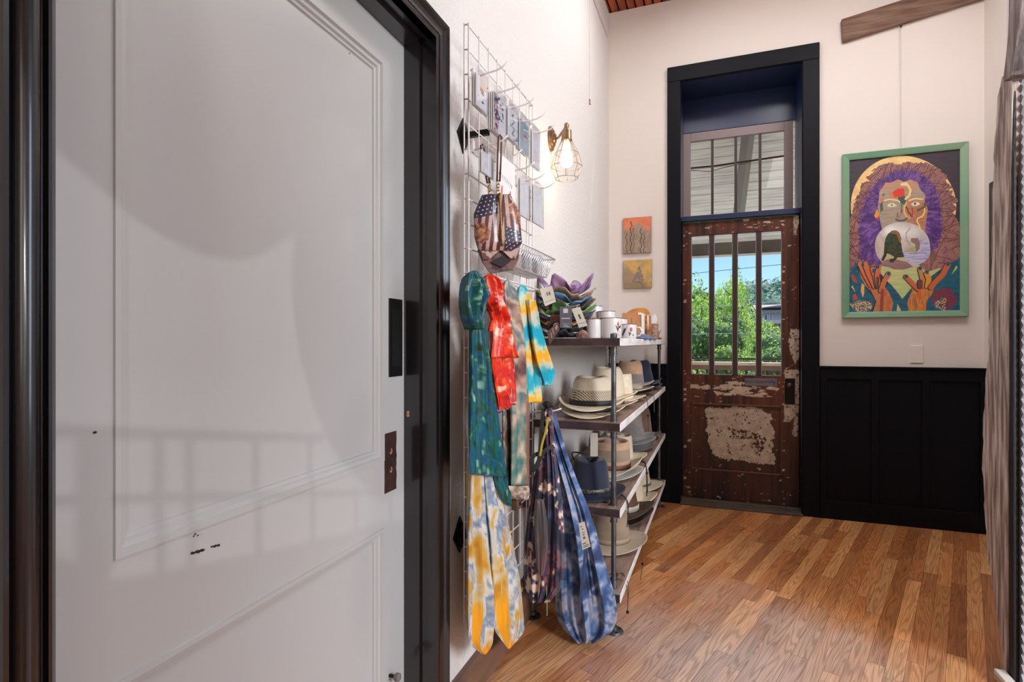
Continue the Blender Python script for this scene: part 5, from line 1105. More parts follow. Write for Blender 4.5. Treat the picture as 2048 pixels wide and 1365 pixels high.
for k, (lb, pal_, lf, Rr) in enumerate([('purple and dark fabric bowl flat at the bottom of the stack by the mugs', P_dg, .022, .12), ('dark green fabric bowl, second from the bottom of the stack', P_dg, .04, .125), ('golden orange fabric bowl low in the stack', P_org, .04, .13),
        ('dark navy fabric bowl in the lower half of the stack', P_nv, .045, .13), ('bright green leafy fabric bowl halfway up the stack', P_grn, .05, .13), ('dark brown mottled fabric bowl above the green one', P_bw, .045, .13),
        ('sky blue fabric bowl near the top of the stack', P_blue, .045, .13), ('brown and tan fabric bowl second from the top', P_tan, .05, .132), ('purple and white marbled fabric bowl, topmost of the stack', P_purp, .085, .125)]):
    bowl(lb, bc_[0]+random.uniform(-.004, .006), bc_[1]+random.uniform(-.01, .01), ZT+.001+.0235*k, pal_, 100+k*3, Rr, lf, rot=random.uniform(-.05, .05))
m_gtag = M('grey_tag', (98, 94, 104), .6); m_btag = M('brown_tag', (98, 74, 70), .6)
yt = 2.290
def toptag(name, label, c4, y, lines, mat, dark=(90, 84, 84)):
    P0 = onY(*c4[3], y); t = thing(name, P0, label, 'price tag', 'paper tags on the fabric bowls'); price_tag(t, c4, y, lines, mat, 'paper', .001, dark)
    a = onY((c4[0][0]+c4[1][0])/2, (c4[0][1]+c4[1][1])/2+4, y-.001); w = MB(); w.tube([a, a+Vector((.004, .012, .02)), a+Vector((.010, .03, .024))], .0009, 5); w.build('thread', m_wires, t)
    return t
toptag('price_tag', 'white price tag hanging at the upper left of the fabric bowl stack', [(1079, 578), (1104, 572), (1112, 604), (1090, 613)], yt, [(.42, .46, .3, .5), (.5, .54, .3, .5), (.62, .72, .3, .5), (.1, .9, .8, .82)], m_paper)
toptag('price_tag', 'grey printed tag hanging at the centre of the fabric bowl stack', [(1119.5, 614), (1143, 613), (1144, 657), (1120, 656)], yt, [(.15, .85, .53, .57), (.2, .85, .79, .80), (.3, .7, .86, .88), (.28, .8, .92, .94), (.3, .7, .1, .3)], m_gtag, (206, 200, 204))
toptag('price_tag', 'white price tag hanging at the right of the fabric bowl stack', [(1143, 618), (1160, 614), (1175, 652), (1158, 656)], yt+.004, [(.45, .65, .35, .6), (.1, .9, .8, .82)], m_paper)
toptag('price_tag', 'brown printed tag slanting at the lower left of the fabric bowl stack', [(1094, 664), (1116, 644), (1119, 660), (1099, 690)], SY0-.012, [(.25, .32, .3, .8), (.45, .52, .2, .7), (.7, .9, .2, .6)], m_btag, (190, 140, 120))
# mugs
m_enam = M('white_enamel', (216, 212, 210), .22, coat=.4, crough=.08); m_rim = M('brown_rim', (86, 58, 52), .5)
def mug(label, cx, cy, z, r=.036, h=.085, art=None, handle=None):
    t = thing('enamel_mug', (cx, cy, z), label, 'mug', 'white enamel mugs on the top shelf')
    w = MB(); w.lathe([(0, .002), (r*.9, 0), (r*.97, .003), (r, .008), (r, h), (r-.0025, h), (r-.003, .008), (0, .006)], (cx, cy, z), 40); b_ = w.build('body', m_enam, t, True, autos=40)
    w = MB(); w.tube([(cx+r*math.cos(a), cy+r*math.sin(a), z+h) for a in np.linspace(0, 2*PI, 41)[:-1]], .0016, 6, closed=True); w.build('rim', m_rim, t, True)
    if handle is not None:
        d = Vector((math.cos(handle), math.sin(handle), 0)); c0 = Vector((cx, cy, z)); w = MB()
        w.tube([c0+d*(r-.001)+Vector((0, 0, h*.8)), c0+d*(r+.018)+Vector((0, 0, h*.78)), c0+d*(r+.026)+Vector((0, 0, h*.5)), c0+d*(r+.016)+Vector((0, 0, h*.24)), c0+d*(r-.001)+Vector((0, 0, h*.2))], .004, 8); w.build('handle', m_enam, t, True)
    if art:
        for col, poly in art:       # polygons in (angle offset metres, height) wrapped on the mug towards the viewer
            w = MB(); an0 = math.atan2(-cy, -cx); P_ = []
            for (s, hh) in poly: an = an0+s/r; P_.append((cx+(r+.0006)*math.cos(an), cy+(r+.0006)*math.sin(an), z+hh))
            w.add(P_, [tuple(range(len(P_)))]); w.build('printed_bird', M('print_%d' % len(bpy.data.materials), col, .5), b_)
    return t
def mp_(u, y): return onY(u, 684, y).x
mug('white enamel mug at the front of the mug group, next to the fabric bowls', mp_(1188, 2.42), 2.42, ZT, .0335, .086)
mug('white enamel mug printed with a long-tailed bird, at the front corner pipe', mp_(1222, 2.44), 2.44, ZT, .047, .090, [((190, 96, 70), [(.026, .062), (.034, .075), (.040, .060), (.036, .040)]), ((40, 44, 70), [(.020, .058), (.038, .050), (.052, .062), (.050, .048), (.038, .036), (.030, .03)]), ((196, 150, 130), [(.03, .03), (.046, .03), (.05, .012), (.036, .006)])])
mug('white enamel mug with a red cardinal print and side handle', mp_(1256, 2.78), 2.78, ZT, .042, .072, [((190, 50, 46), [(.008, .05), (.014, .058), (.022, .052), (.022, .036), (.010, .034)]), ((70, 84, 76), [(.002, .034), (.012, .030), (.030, .024), (.028, .012), (.006, .014)]), ((50, 62, 92), [(-.034, .02), (-.02, .05), (.0, .068), (-.012, .04), (-.026, .012)])], handle=.2)
mug('white enamel mug in the bottom of the back stack by the wall', mp_(1190, 2.72), 2.72, ZT, .036, .080)
mug('white enamel mug on top of the back stack by the wall', mp_(1190, 2.72), 2.72, ZT+.0825, .036, .080)
mug('white enamel mug in the lower row behind the bird mug', mp_(1213, 2.70), 2.70, ZT, .042, .070)
mug('upturned white enamel mug on top behind the bird mug', mp_(1213, 2.70), 2.70, ZT+.0725, .042, .062)
mug('white patterned mug behind the others near the kraft box', mp_(1240, 3.02), 3.02, ZT, .040, .11, [((150, 190, 206), [(.0, .09), (.012, .10), (.02, .088)]), ((196, 110, 150), [(.02, .07), (.03, .08), (.034, .066)])])
# kraft box, boards, vase, cork cup, cloth, twig
m_kraft = M('kraft_card', (204, 146, 96), .6, col2=(186, 124, 78), nscale=6); m_ora = M('orange_wood', (206, 140, 70), .45, col2=(176, 108, 48), nscale=4, stretch=(2, 2, 9))
yb_ = 3.30; xa = mp_(1244, yb_); xb2 = mp_(1283, yb_); ztop = onY(1260, 626, yb_).z
t = thing('kraft_box', ((xa+xb2)/2, yb_, ZT), 'kraft cardboard display box with white right edge behind the cardinal mug', 'box')
w = MB(); w.box(xa, xb2, yb_, yb_+.07, ZT, ztop); w.build('body', m_kraft, t)
w = MB(); w.box(xb2, xb2+.009, yb_-.004, yb_+.074, ZT, ztop-.004); w.box(xb2-.02, xb2, yb_-.004, yb_-.001, ztop-.012, ztop); w.build('white_edge', M('white_card_edge', (240, 236, 228), .5), t)
w = MB(); w.box((xa+xb2)/2-.001, (xa+xb2)/2+.001, yb_-.0015, yb_, ZT, ztop-.03); w.build('seam', m_brn, t)
yb3 = 3.62; xa = mp_(1243, yb3); xb3 = mp_(1298, yb3); zt3 = onY(1275, 616, yb3).z; 
t = thing('wooden_board', ((xa+xb3)/2, yb3, ZT), 'orange wooden board with a rounded top standing behind the kraft box', 'wooden board')
w = MB(); pts = [(xb3+.012, yb3, ZT), (xa, yb3, ZT)]+[(xa+(xb3+.006-xa)*f, yb3, ZT+(zt3-ZT)*(.70+.30*(1-abs(1-f*1.55)**2.2 if f < .645 else 1-((f-.645)/.355)**4*.55))) for f in np.linspace(0, 1, 16)]
w.prism(pts, (0, .018, 0)); bevel(w.build('board', m_ora, t), .003)
yv = 3.50; xv = mp_(1293, yv); 
t = thing('amber_tumbler', (xv, yv, ZT), 'tall amber brown ribbed tumbler beside the kraft box', 'tumbler')
w = MB(); hh = onY(1293, 632, yv).z-ZT; w.lathe([(0, 0), (.024, 0), (.026, .01), (.030, hh*.6), (.028, hh), (.026, hh), (.026, .01), (0, .01)], (xv, yv, ZT), 28); w.build('glass', M('amber', (120, 66, 36), .25, col2=(190, 130, 76), nscale=3, stretch=(4, 4, 9), coat=.5), t, True, autos=50)
w = MB(); w.tube([(xv+.0295*math.cos(a), yv+.0295*math.sin(a), ZT+hh) for a in np.linspace(0, 2*PI, 29)[:-1]], .0015, 6, closed=True); w.build('rim', m_enam, t, True)
yv = 3.72; xv = mp_(1307, yv); hh = onY(1308, 648, yv).z-ZT
t = thing('cork_cup', (xv, yv, ZT), 'speckled cork cup holding a white tissue at the far end of the top shelf', 'cup')
w = MB(); w.lathe([(0, 0), (.024, 0), (.033, hh), (.030, hh), (.022, .01), (0, .01)], (xv, yv, ZT), 28); w.build('cup', M('cork', (186, 156, 134), .8, col2=(130, 100, 84), nscale=90, bump=.5, bscale=120), t, True, autos=50)
t = thing('white_tissue', (xv, yv, ZT+hh), 'folded white tissue sticking up out of the speckled cork cup', 'tissue')
w = MB(); w.prism([(xv-.018, yv, ZT+hh-.02), (xv+.012, yv, ZT+hh-.02), (xv+.024, yv, ZT+hh+.035), (xv+.012, yv, ZT+hh+.066), (xv-.008, yv, ZT+hh+.050)], (0, .005, 0)); bevel(w.build('paper', M('white_paper', (236, 236, 240), .6), t), .001)
yv = 3.95; xv = mp_(1316, yv)
t = thing('shell_ornament', (xv, yv, ZT), 'small tan shell and twig ornament at the far corner of the top shelf', 'ornament')
w = MB()
for k in range(5): a = k*1.25; w.lathe([(0, -.009), (.008, -.006), (.011, 0), (.008, .007), (0, .010)], (xv+.016*math.cos(a), yv+.016*math.sin(a), ZT+.011), 10)
w.build('shells', M('shell_tan', (196, 168, 134), .6, col2=(120, 90, 66), nscale=60), t, True)
w = MB()
for k in range(9): a = k*.7; w.tube([(xv, yv, ZT+.012), (xv+.012*math.cos(a), yv+.012*math.sin(a), ZT+.05), (xv+.024*math.cos(a), yv+.024*math.sin(a), ZT+.066+.006*math.sin(k*3))], .0011, 5)
w.build('twigs', M('twig_brown', (132, 100, 70), .8), t)
t = thing('blue_cloth', (-.43, 3.1, ZT), 'folded grey-blue denim cloth lying on the front edge of the top shelf', 'cloth')
w = MB(); n1_, n2_ = 40, 14; x0, x1 = mp_(1262, 3.05), SX1+.006
for s_ in (0, 1):
    for j in range(n2_+1):
        for i in range(n1_+1):
            a, b_ = i/n1_, j/n2_; y = 2.92+.62*a; X = -.47+(.106)*b_+.004*math.sin(a*17); h = ZT+.003+(.016+.006*math.sin(a*13)+.005*math.sin(a*29+b_*5))*(1-abs(2*b_-1)**4)*(1-s_) * min(1, 8*a*(1-a)+.2)
            if b_ == 1 and s_ == 0: h = ZT-.006*abs(math.sin(a*9))
            w.v.append((X, y, h if X < SX1 else h))
k_ = (n1_+1)*(n2_+1)
for s_ in (0, 1):
    for j in range(n2_):
        for i in range(n1_): q = s_*k_+j*(n1_+1)+i; f = (q, q+1, q+n1_+2, q+n1_+1); w.f.append(f if s_ else tuple(reversed(f))); w.m.append(0)
w.build('denim', M('grey_blue_denim', (112, 122, 156), .8, col2=(84, 92, 124), nscale=20, bump=.3, bscale=300), t, True)
# crumpled paper by the near mug
t = thing('cloth_scrap', (-.585, 2.335, ZT), 'crumpled pink and brown cloth scrap between fabric bowls and front mug', 'cloth')
w = MB(); w.lathe([(0, 0), (.03, .002), (.026, .018), (.012, .034), (0, .038)], (mp_(1165, 2.34), 2.34, ZT), 9); w.build('scrap', M('pink_scrap', (176, 130, 118), .8, col2=(96, 60, 52), nscale=24), t)
# ------------------------------------------------------------------ framed painting
c4 = [onY(u, v, YE) for u, v in [(1684, 312), (1936, 285), (1931, 633), (1683, 638)]]
ax0 = (c4[0].x+c4[3].x)/2; ax1 = (c4[1].x+c4[2].x)/2; az1 = (c4[0].z+c4[1].z)/2; az0 = (c4[2].z+c4[3].z)/2
m_frame = M('green_stained_frame', (104, 158, 128), .5, col2=(140, 164, 132), nscale=2.5, stretch=(1, 1, 1), bump=.15, bscale=80, lo=.3, hi=.75)
t = thing('framed_painting', ((ax0+ax1)/2, YE, az0), 'large green-framed painting of a purple-haired face, orb and raised hands on the end wall', 'painting')
FWX, FWZ = .041, .046
w = MB(); pr = [(0, 0), (0, .030), (.004, .033), (FWX-.010, .026), (FWX, .022), (FWX, .010)]
ring = [lambda a, p: (ax0+a, YE-p, az0+a*1.0), lambda a, p: (ax0+a, YE-p, az1-a), lambda a, p: (ax1-a, YE-p, az1-a), lambda a, p: (ax1-a, YE-p, az0+a), lambda a, p: (ax0+a, YE-p, az0+a)]
loftprof(w, ring, pr); w.build('frame', m_frame, t)
# the art, rasterised into the colours of one dense sheet; shapes in a 1042 x 1365 sketch
TL, TR_, BR, BL = (135, 186), (935, 105), (925, 1268), (135, 1275)
def paint(a, b):
    tt = 1-b; x = (TL[0]+(TR_[0]-TL[0])*a)*(1-tt)+(BL[0]+(BR[0]-BL[0])*a)*tt; y = (TL[1]+(TR_[1]-TL[1])*a)*(1-tt)+(BL[1]+(BR[1]-BL[1])*a)*tt
    c = np.tile(np.array([58, 48, 58.]), (len(x), 1)); c += ((fbm(x/60, y/12, 1)-.5)*12)[:, None]
    def fill(poly, cl, nz=0, sx=30, sy=30, m=None):
        k = inpoly(x, y, poly) if m is None else m
        q = np.array(cl, float) if not isinstance(cl, list) else None
        if q is None: c[k] = ramp(fbm(x[k]/sx, y[k]/sy, 7), cl)
        else: c[k] = q+((fbm(x[k]/sx, y[k]/sy, 3)-.5)*nz)[:, None]
        return k
    fill(None, (238, 200, 132), 44, 60, 30, ((x-528)/378)**2+((y-515)/363)**2 < 1)
    # hair
    hairp = [(135, 640), (150, 580), (170, 540), (172, 495), (200, 470), (178, 470), (215, 425), (235, 350), (290, 330), (262, 312), (330, 262), (300, 262), (365, 225), (440, 200), (500, 212), (560, 195), (640, 205), (700, 200), (760, 228), (800, 255), (855, 310), (830, 330), (885, 385), (845, 395), (890, 410), (870, 440), (905, 455), (922, 490), (890, 500), (915, 540), (880, 560), (910, 600), (926, 660), (926, 1000), (135, 1000)]
    ju = (fbm(x/14, y/14, 5)-.5)*22; jv = (fbm(x/12+5, y/16, 6)-.5)*22
    hk = inpoly(x+ju, y+jv, hairp)
    th = np.arctan2(y-560, x-528); rr = np.hypot((x-528)/250, (y-590)/330)
    c[hk] = ramp(fbm(x[hk]/26, y[hk]/26, 8), [(.3, (140, 92, 88)), (.5, (168, 120, 104)), (.65, (150, 98, 110)), (.8, (126, 82, 96))])
    pk = hk & inpoly(x+ju+(fbm(x/9, y/9, 91)-.5)*70, y+jv+(fbm(x/9, y/9, 92)-.5)*70, [(215, 880), (212, 620), (245, 480), (310, 385), (370, 315), (450, 268), (540, 248), (640, 268), (720, 320), (775, 400), (800, 520), (812, 700), (770, 800), (720, 860), (640, 930), (280, 930)])
    c[pk] = ramp(fbm(th[pk]*14, rr[pk]*6, 12), [(.25, (70, 42, 106)), (.5, (104, 64, 142)), (.68, (138, 98, 164)), (.85, (92, 62, 128))])
    ln = np.zeros(len(x), bool)
    for k in range(84):
        an = (k*2.39996) % PI; off = ((k*97.3) % 900)-100; d = (x-135)*math.cos(an)+(y-400)*math.sin(an)-off+12*vnoise(x/60, y/60, k); ln |= (np.abs(d) < 2.0) & (vnoise(x/120+k, y/120, k+3) > .35)
    c[hk & ~pk & ln] = (98, 48, 44); c[pk & ln & (vnoise(x/50, y/50, 3) > .5)] = (74, 34, 90)
    st_ = (np.sin(th*150+fbm(x/40, y/40, 2)*9) > .72) & hk & (y < 600); c[st_] *= .72
    # face
    face = [(365, 405), (400, 365), (405, 345), (450, 345), (500, 322), (545, 340), (590, 322), (640, 345), (660, 395), (695, 435), (690, 480), (712, 540), (700, 620), (690, 700), (640, 780), (440, 780), (385, 690), (365, 600), (352, 520), (362, 450)]
    fk = inpoly(x, y, face); mixr = np.clip((x-520)/60, 0, 1)[:, None]*np.clip((y-430)/60, 0, 1)[:, None]
    left = ramp(fbm(x/70, y/12, 21), [(.3, (160, 146, 128)), (.6, (178, 160, 142)), (.8, (150, 136, 124))]); right = ramp(fbm(x/60, y/14, 22), [(.3, (178, 116, 84)), (.6, (196, 140, 108)), (.8, (150, 108, 88))])
    top = np.clip((430-y)/60, 0, 1)[:, None]*.6; fc_ = left*(1-mixr)+right*mixr; fc_ = fc_*(1-top)+np.array([206, 140, 100])*top; c[fk] = fc_[fk]
    fill([(440, 440), (470, 405), (500, 388), (545, 386), (548, 440), (500, 450), (460, 452)], (224, 62, 40)); fill([(440, 440), (462, 418), (475, 452), (455, 452)], (236, 120, 50))
    fill([(495, 452), (548, 440), (560, 470), (545, 505), (515, 490)], (66, 92, 84)); fill([(365, 500), (388, 480), (392, 540), (372, 560)], (84, 100, 70)); fill([(372, 460), (392, 442), (394, 480), (376, 490)], (228, 110, 70)); fill([(380, 430), (405, 420), (398, 445)], (110, 100, 84))
    fill([(325, 585), (345, 535), (362, 560), (355, 612), (335, 600)], (238, 150, 44)); fill([(330, 600), (358, 590), (358, 612)], (206, 70, 50))
    G = (244, 212, 140)
    def stroke(pts, wd, cl):
        k = np.zeros(len(x), bool)
        for (x0, y0), (x1, y1) in zip(pts[:-1], pts[1:]):
            dx_, dy_ = x1-x0, y1-y0; L_ = dx_*dx_+dy_*dy_+1e-9; t_ = np.clip(((x-x0)*dx_+(y-y0)*dy_)/L_, 0, 1); k |= np.hypot(x-x0-t_*dx_, y-y0-t_*dy_) < wd
        c[k] = cl
    stroke([(535, 358), (570, 362), (590, 400), (580, 440), (555, 462)], 8, G); stroke([(528, 358), (560, 352)], 10, G)
    stroke([(402, 474), (440, 464), (500, 474), (512, 484)], 5, G); stroke([(580, 474), (620, 460), (676, 464)], 5, G)
    stroke([(560, 490), (545, 520), (545, 560), (560, 590), (578, 600)], 4, (244, 206, 110)); stroke([(690, 520), (688, 560), (670, 590), (640, 602), (634, 620), (648, 650), (658, 680), (660, 720)], 5, (244, 206, 110))
    fill([(418, 510), (440, 495), (465, 492), (496, 510), (465, 520), (435, 520)], (232, 222, 170)); fill([(592, 502), (615, 484), (640, 484), (660, 500), (630, 514), (605, 512)], (232, 228, 190))
    fill(None, (70, 66, 50), m=np.hypot(x-455, y-507) < 6); fill(None, (150, 160, 176), m=np.hypot(x-621, y-497) < 11); fill(None, (20, 16, 18), m=np.hypot(x-621, y-497) < 5)
    stroke([(560, 520), (575, 560), (600, 590)], 6, (130, 60, 40)); fill([(592, 530), (608, 528), (606, 585), (598, 582), (600, 548)], (196, 44, 34)); stroke([(640, 545), (690, 520), (690, 500)], 8, (86, 96, 70))
    stroke([(485, 610), (505, 620), (540, 618), (565, 600)], 7, (104, 90, 92)); stroke([(525, 500), (528, 560)], 2.5, (90, 40, 34)); stroke([(520, 525), (522, 575), (500, 600)], 2.5, (130, 104, 90)); stroke([(497, 565), (495, 590)], 5, (140, 84, 54))
    # chest
    fill([(360, 940), (470, 960), (640, 930), (700, 990), (790, 960), (800, 965), (640, 1090), (527, 1182), (440, 1075), (375, 1000)], [(.3, (206, 204, 140)), (.6, (176, 196, 130)), (.8, (222, 196, 130))], sx=80, sy=10)
    # orb
    ok = ((x-527)/197)**2+((y-800)/172)**2 < 1; c[ok] = ramp(fbm(x[ok]/50, y[ok]/50, 31), [(.3, (196, 178, 166)), (.6, (212, 200, 188)), (.8, (190, 178, 160))])
    br_ = np.exp(-(((x-440)/60)**2+((y-690)/45)**2))+.7*np.exp(-(((x-560)/90)**2+((y-700)/50)**2)); c[ok] = (c+(245-c)*np.clip(br_, 0, 1)[:, None])[ok]
    c[ok & (x < 400)] = (c*.9+np.array([176, 130, 140])*.1)[ok & (x < 400)]
    ck = (((x-630)/97)**2+((y-832)/100)**2 < 1) & ~((((x-595)/62)**2+((y-790)/62)**2 < 1)) & (x > 530); c[ck] = ramp(fbm(x[ck]/60, y[ck]/7, 33), [(.35, (150, 140, 196)), (.5, (206, 204, 216)), (.7, (172, 164, 206))])
    fill([(590, 745), (640, 745), (655, 780), (652, 820), (625, 850), (622, 790), (590, 770)], (146, 112, 100)); fill([(540, 840), (590, 812), (622, 800), (622, 850)], (170, 172, 120)); stroke([(585, 672), (556, 710), (560, 760), (590, 795)], 2.5, (150, 132, 132))
    fill([(375, 925), (430, 880), (520, 905), (560, 915), (605, 950), (540, 970), (470, 970)], (150, 112, 108), 30, 80, 8); fill([(395, 905), (430, 850), (500, 870), (560, 910), (520, 900), (450, 890)], (196, 186, 130))
    fill([(425, 715), (455, 690), (490, 690), (512, 710), (518, 760), (530, 840), (545, 880), (480, 885), (440, 860), (400, 850), (400, 780), (410, 740)], [(.3, (44, 54, 36)), (.6, (62, 78, 48)), (.8, (84, 66, 44))], sx=14, sy=14); fill([(440, 705), (470, 686), (505, 700), (524, 750), (512, 780), (490, 720)], (150, 104, 60))
    fill([(400, 800), (425, 810), (415, 870), (390, 912), (375, 900), (395, 860)], (50, 50, 38)); fill([(480, 870), (500, 850), (490, 890), (462, 920), (435, 915), (440, 895), (465, 890)], (58, 52, 42))
    # teal cloth
    T = [(.3, (24, 84, 108)), (.6, (32, 104, 128)), (.8, (38, 92, 100))]
    fill([(135, 1010), (160, 960), (185, 915), (215, 980), (262, 1100), (330, 1180), (420, 1080), (440, 1068), (500, 1140), (527, 1182), (570, 1130), (620, 1070), (700, 1040), (800, 970), (926, 890), (926, 1268), (135, 1276)], T, sx=40, sy=14)
    fill([(486, 1268), (494, 1215), (520, 1268)], (214, 186, 120))
    # hands
    H1 = [(.25, (196, 96, 56)), (.5, (206, 128, 72)), (.65, (170, 120, 84)), (.8, (216, 110, 60))]
    def hand(mx, pts_f, palm):
        fill([(mx(px_), py_) for px_, py_ in palm], [(.25, (30, 26, 40)), (.8, (30, 26, 40))]) if False else None
    dk = (30, 28, 44)
    for poly in ([(180, 930), (200, 925), (240, 1060), (290, 1110), (335, 1200), (300, 1275), (318, 1275), (345, 1195)],): fill(poly, dk)
    fill([(205, 940), (262, 1000), (300, 1050), (345, 1060), (390, 1080), (430, 1130), (465, 1210), (450, 1275), (312, 1275), (340, 1200), (300, 1120), (262, 1090), (228, 1030)], H1, sx=20, sy=60)
    for pts, wd in (([(222, 930), (250, 990), (300, 1080)], 19), ([(258, 930), (285, 1000), (330, 1090)], 19), ([(312, 965), (330, 1020), (345, 1090)], 15), ([(362, 950), (345, 1010), (355, 1090)], 17), ([(432, 1000), (400, 1050), (375, 1120)], 18)):
        stroke([(px_-5, py_+2) for px_, py_ in pts], wd+2, dk); stroke(pts, wd, (200, 120, 74))
    k = inpoly(x, y, [(205, 935), (440, 990), (440, 1120), (300, 1120)]) & (fbm(x/14, y/50, 41) > .55) & (np.abs(c-np.array([200, 120, 74])).sum(1) < 3); c[k] = (224, 104, 62)
    stroke([(350, 1030), (350, 1100)], 10, (92, 70, 56)); stroke([(385, 1120), (375, 1275)], 12, (150, 74, 60))
    for nx_, ny_ in ((190, 935), (240, 935), (322, 978), (352, 948), (431, 1000)): fill(None, (40, 86, 112), m=((x-nx_)/12)**2+((y-ny_)/15)**2 < 1)
    fill([(545, 1010), (640, 1085), (655, 1110), (700, 1080), (760, 1060), (740, 1140), (700, 1200), (690, 1275), (568, 1275), (562, 1200), (600, 1120)], [(.25, (206, 96, 60)), (.5, (228, 144, 56)), (.7, (150, 110, 70)), (.85, (216, 100, 60))], sx=16, sy=60)
    for pts, wd, cl in (([(555, 1022), (600, 1070), (640, 1110)], 17, (206, 104, 70)), ([(655, 968), (670, 1030), (680, 1090)], 17, (196, 140, 80)), ([(700, 1000), (715, 1040), (705, 1090)], 18, (226, 150, 50)), ([(845, 940), (810, 1010), (760, 1060), (730, 1100)], 19, (206, 104, 62)), ([(655, 1060), (655, 1090)], 18, (120, 64, 62))):
        stroke([(px_-5, py_+2) for px_, py_ in pts], wd+2, dk); stroke(pts, wd, cl)
    for nx_, ny_ in ((556, 1020), (655, 962), (702, 990), (846, 934)): fill(None, (44, 84, 108), m=((x-nx_)/13)**2+((y-ny_)/14)**2 < 1)
    # flowers and petals
    for poly, cl in (([(150, 1010), (165, 1000), (200, 1050), (195, 1070), (160, 1045)], (176, 70, 60)), ([(225, 1120), (232, 1065), (252, 1080), (250, 1140), (240, 1170)], (226, 180, 110)), ([(165, 1150), (185, 1140), (205, 1180), (170, 1190)], (196, 76, 70)), ([(152, 1090), (165, 1085), (185, 1130)], (230, 196, 100)), ([(870, 1010), (905, 940), (910, 960)], (220, 210, 80)), ([(140, 1215), (150, 1210), (175, 1250)], (226, 206, 90))): fill(poly, cl)
    fl = np.hypot((x-235)/75, (y-1232)/45) < 1; n_ = vnoise(x/5, y/5, 51); c[fl & (n_ > .58)] = (232, 196, 120); c[fl & (n_ < .25)] = (150, 70, 120)
    fl = np.hypot((x-820)/85, (y-1185)/80) < 1; n_ = vnoise(x/5, y/5, 53); c[fl & (n_ > .42)] = (150, 40, 62); c[fl & (n_ < .22)] = (96, 40, 60); c[fl & (np.hypot(x-790, y-1235) < 44) & (n_ > .6)] = (196, 186, 150); c[fl & (np.hypot(x-815, y-1190) < 20) & (n_ > .5)] = (226, 190, 60)
    return np.clip(c, 0, 255)
m_art = M('painted_canvas', (120, 100, 100), .5, attr=True, bump=.15, bscale=200)
w, c = grid_sheet(400, 640, lambda a, b: (ax0+FWX-.002+(ax1-ax0-2*FWX+.004)*a, YE-.012, az0+FWX-.002+(az1-az0-2*FWX+.004)*b), paint); w.build('canvas', m_art, t, cols=c)
# two small unframed paintings
def pic1(a, b):
    c = ramp(fbm(a*5, b*4, 3), [(.3, (150, 128, 108)), (.55, (166, 146, 126)), (.8, (130, 116, 112))]); k = np.clip((b-.68+.1*np.sin(a*9)+.12*(fbm(a*8, b*8, 2)-.5))*12, 0, 1)[:, None]
    c = c*(1-k)+ramp(fbm(a*4, b*6, 9), [(.3, (206, 110, 76)), (.7, (222, 132, 96))])*k
    for x0, h, p, dr in ((.12, .58, .3, (96, 66, 54)), (.28, .90, 1.3, (58, 44, 44)), (.38, .72, 2, (110, 88, 76)), (.64, .70, 3, (52, 44, 42)), (.75, .50, 4, (90, 60, 56))):
        c[(np.abs(a-x0-.022*np.sin(b*24+p)-.012*np.sin(b*51)) < .014) & (b < h)] = dr
    return c
def pic2(a, b):
    c = ramp(fbm(a*4, b*5, 13), [(.3, (196, 150, 84)), (.5, (214, 168, 90)), (.7, (176, 156, 104)), (.85, (206, 140, 92))]); k = np.clip((.62-b-.9*np.abs(a-.1)+.25)*5, 0, 1)[:, None]*.8; c = c*(1-k)+np.array([150, 128, 108])*k
    n = fbm(a*16, b*16, 17); tr = (np.abs(a-.55) < (.8-b)*.42) & (b > .27) & (b < .78) & (n > .42); c[tr] = (132, 120, 112); c[(np.abs(b-.25-.03*np.sin(a*9)) < .012) & (a > .3) & (a < .72)] = (96, 84, 76); c[b < .22] *= .93; c[(np.abs(a-.62-(.2-b)*.5) < .012) & (b < .2)] = (120, 60, 44); return c
for (ua, va, ub, vb, fn, nm_, lb) in ((1246.5, 437, 1302, 505, pic1, 'upper', 'small unframed orange and grey abstract painting, upper of the pair on the end wall'), (1247.5, 521.5, 1303, 576, pic2, 'lower', 'small unframed yellow landscape painting, lower of the pair on the end wall')):
    pa = onY(ua, va, YE-.018); pb = onY(ub, vb, YE-.018); t = thing('small_painting', ((pa.x+pb.x)/2, YE, pb.z), lb, 'painting', None)
    w, c = grid_sheet(90, 100, lambda a, b: (pa.x+(pb.x-pa.x)*a, YE-.019, pb.z+(pa.z-pb.z)*b), fn); w.build('painted_front', m_art, t, cols=c)
    w = MB(); w.box(pa.x, pb.x, YE-.0185, YE+.001, pb.z, pa.z); w.build('panel_edges', M('brown_panel_edge', (96, 66, 50), .7), t)
# ------------------------------------------------------------------ shop windows of the far right side (daylight source side)
m_sash = M('dark_sash', (40, 38, 44), .5)
w = MB()
for y in (-1.0, .55, .65, 2.14): w.box(3.40, 3.46, y, y+.06, .3, 3.0)
for z in (.3, 1.0, 2.94): w.box(3.40, 3.46, -1.0, 2.2, z, z+.06)
o = w.build('window_2', m_sash); st(o); w = MB(); w.box(3.43, 3.434, -1.0, 2.2, .3, 3.0); w.build('pane', m_glass, o)
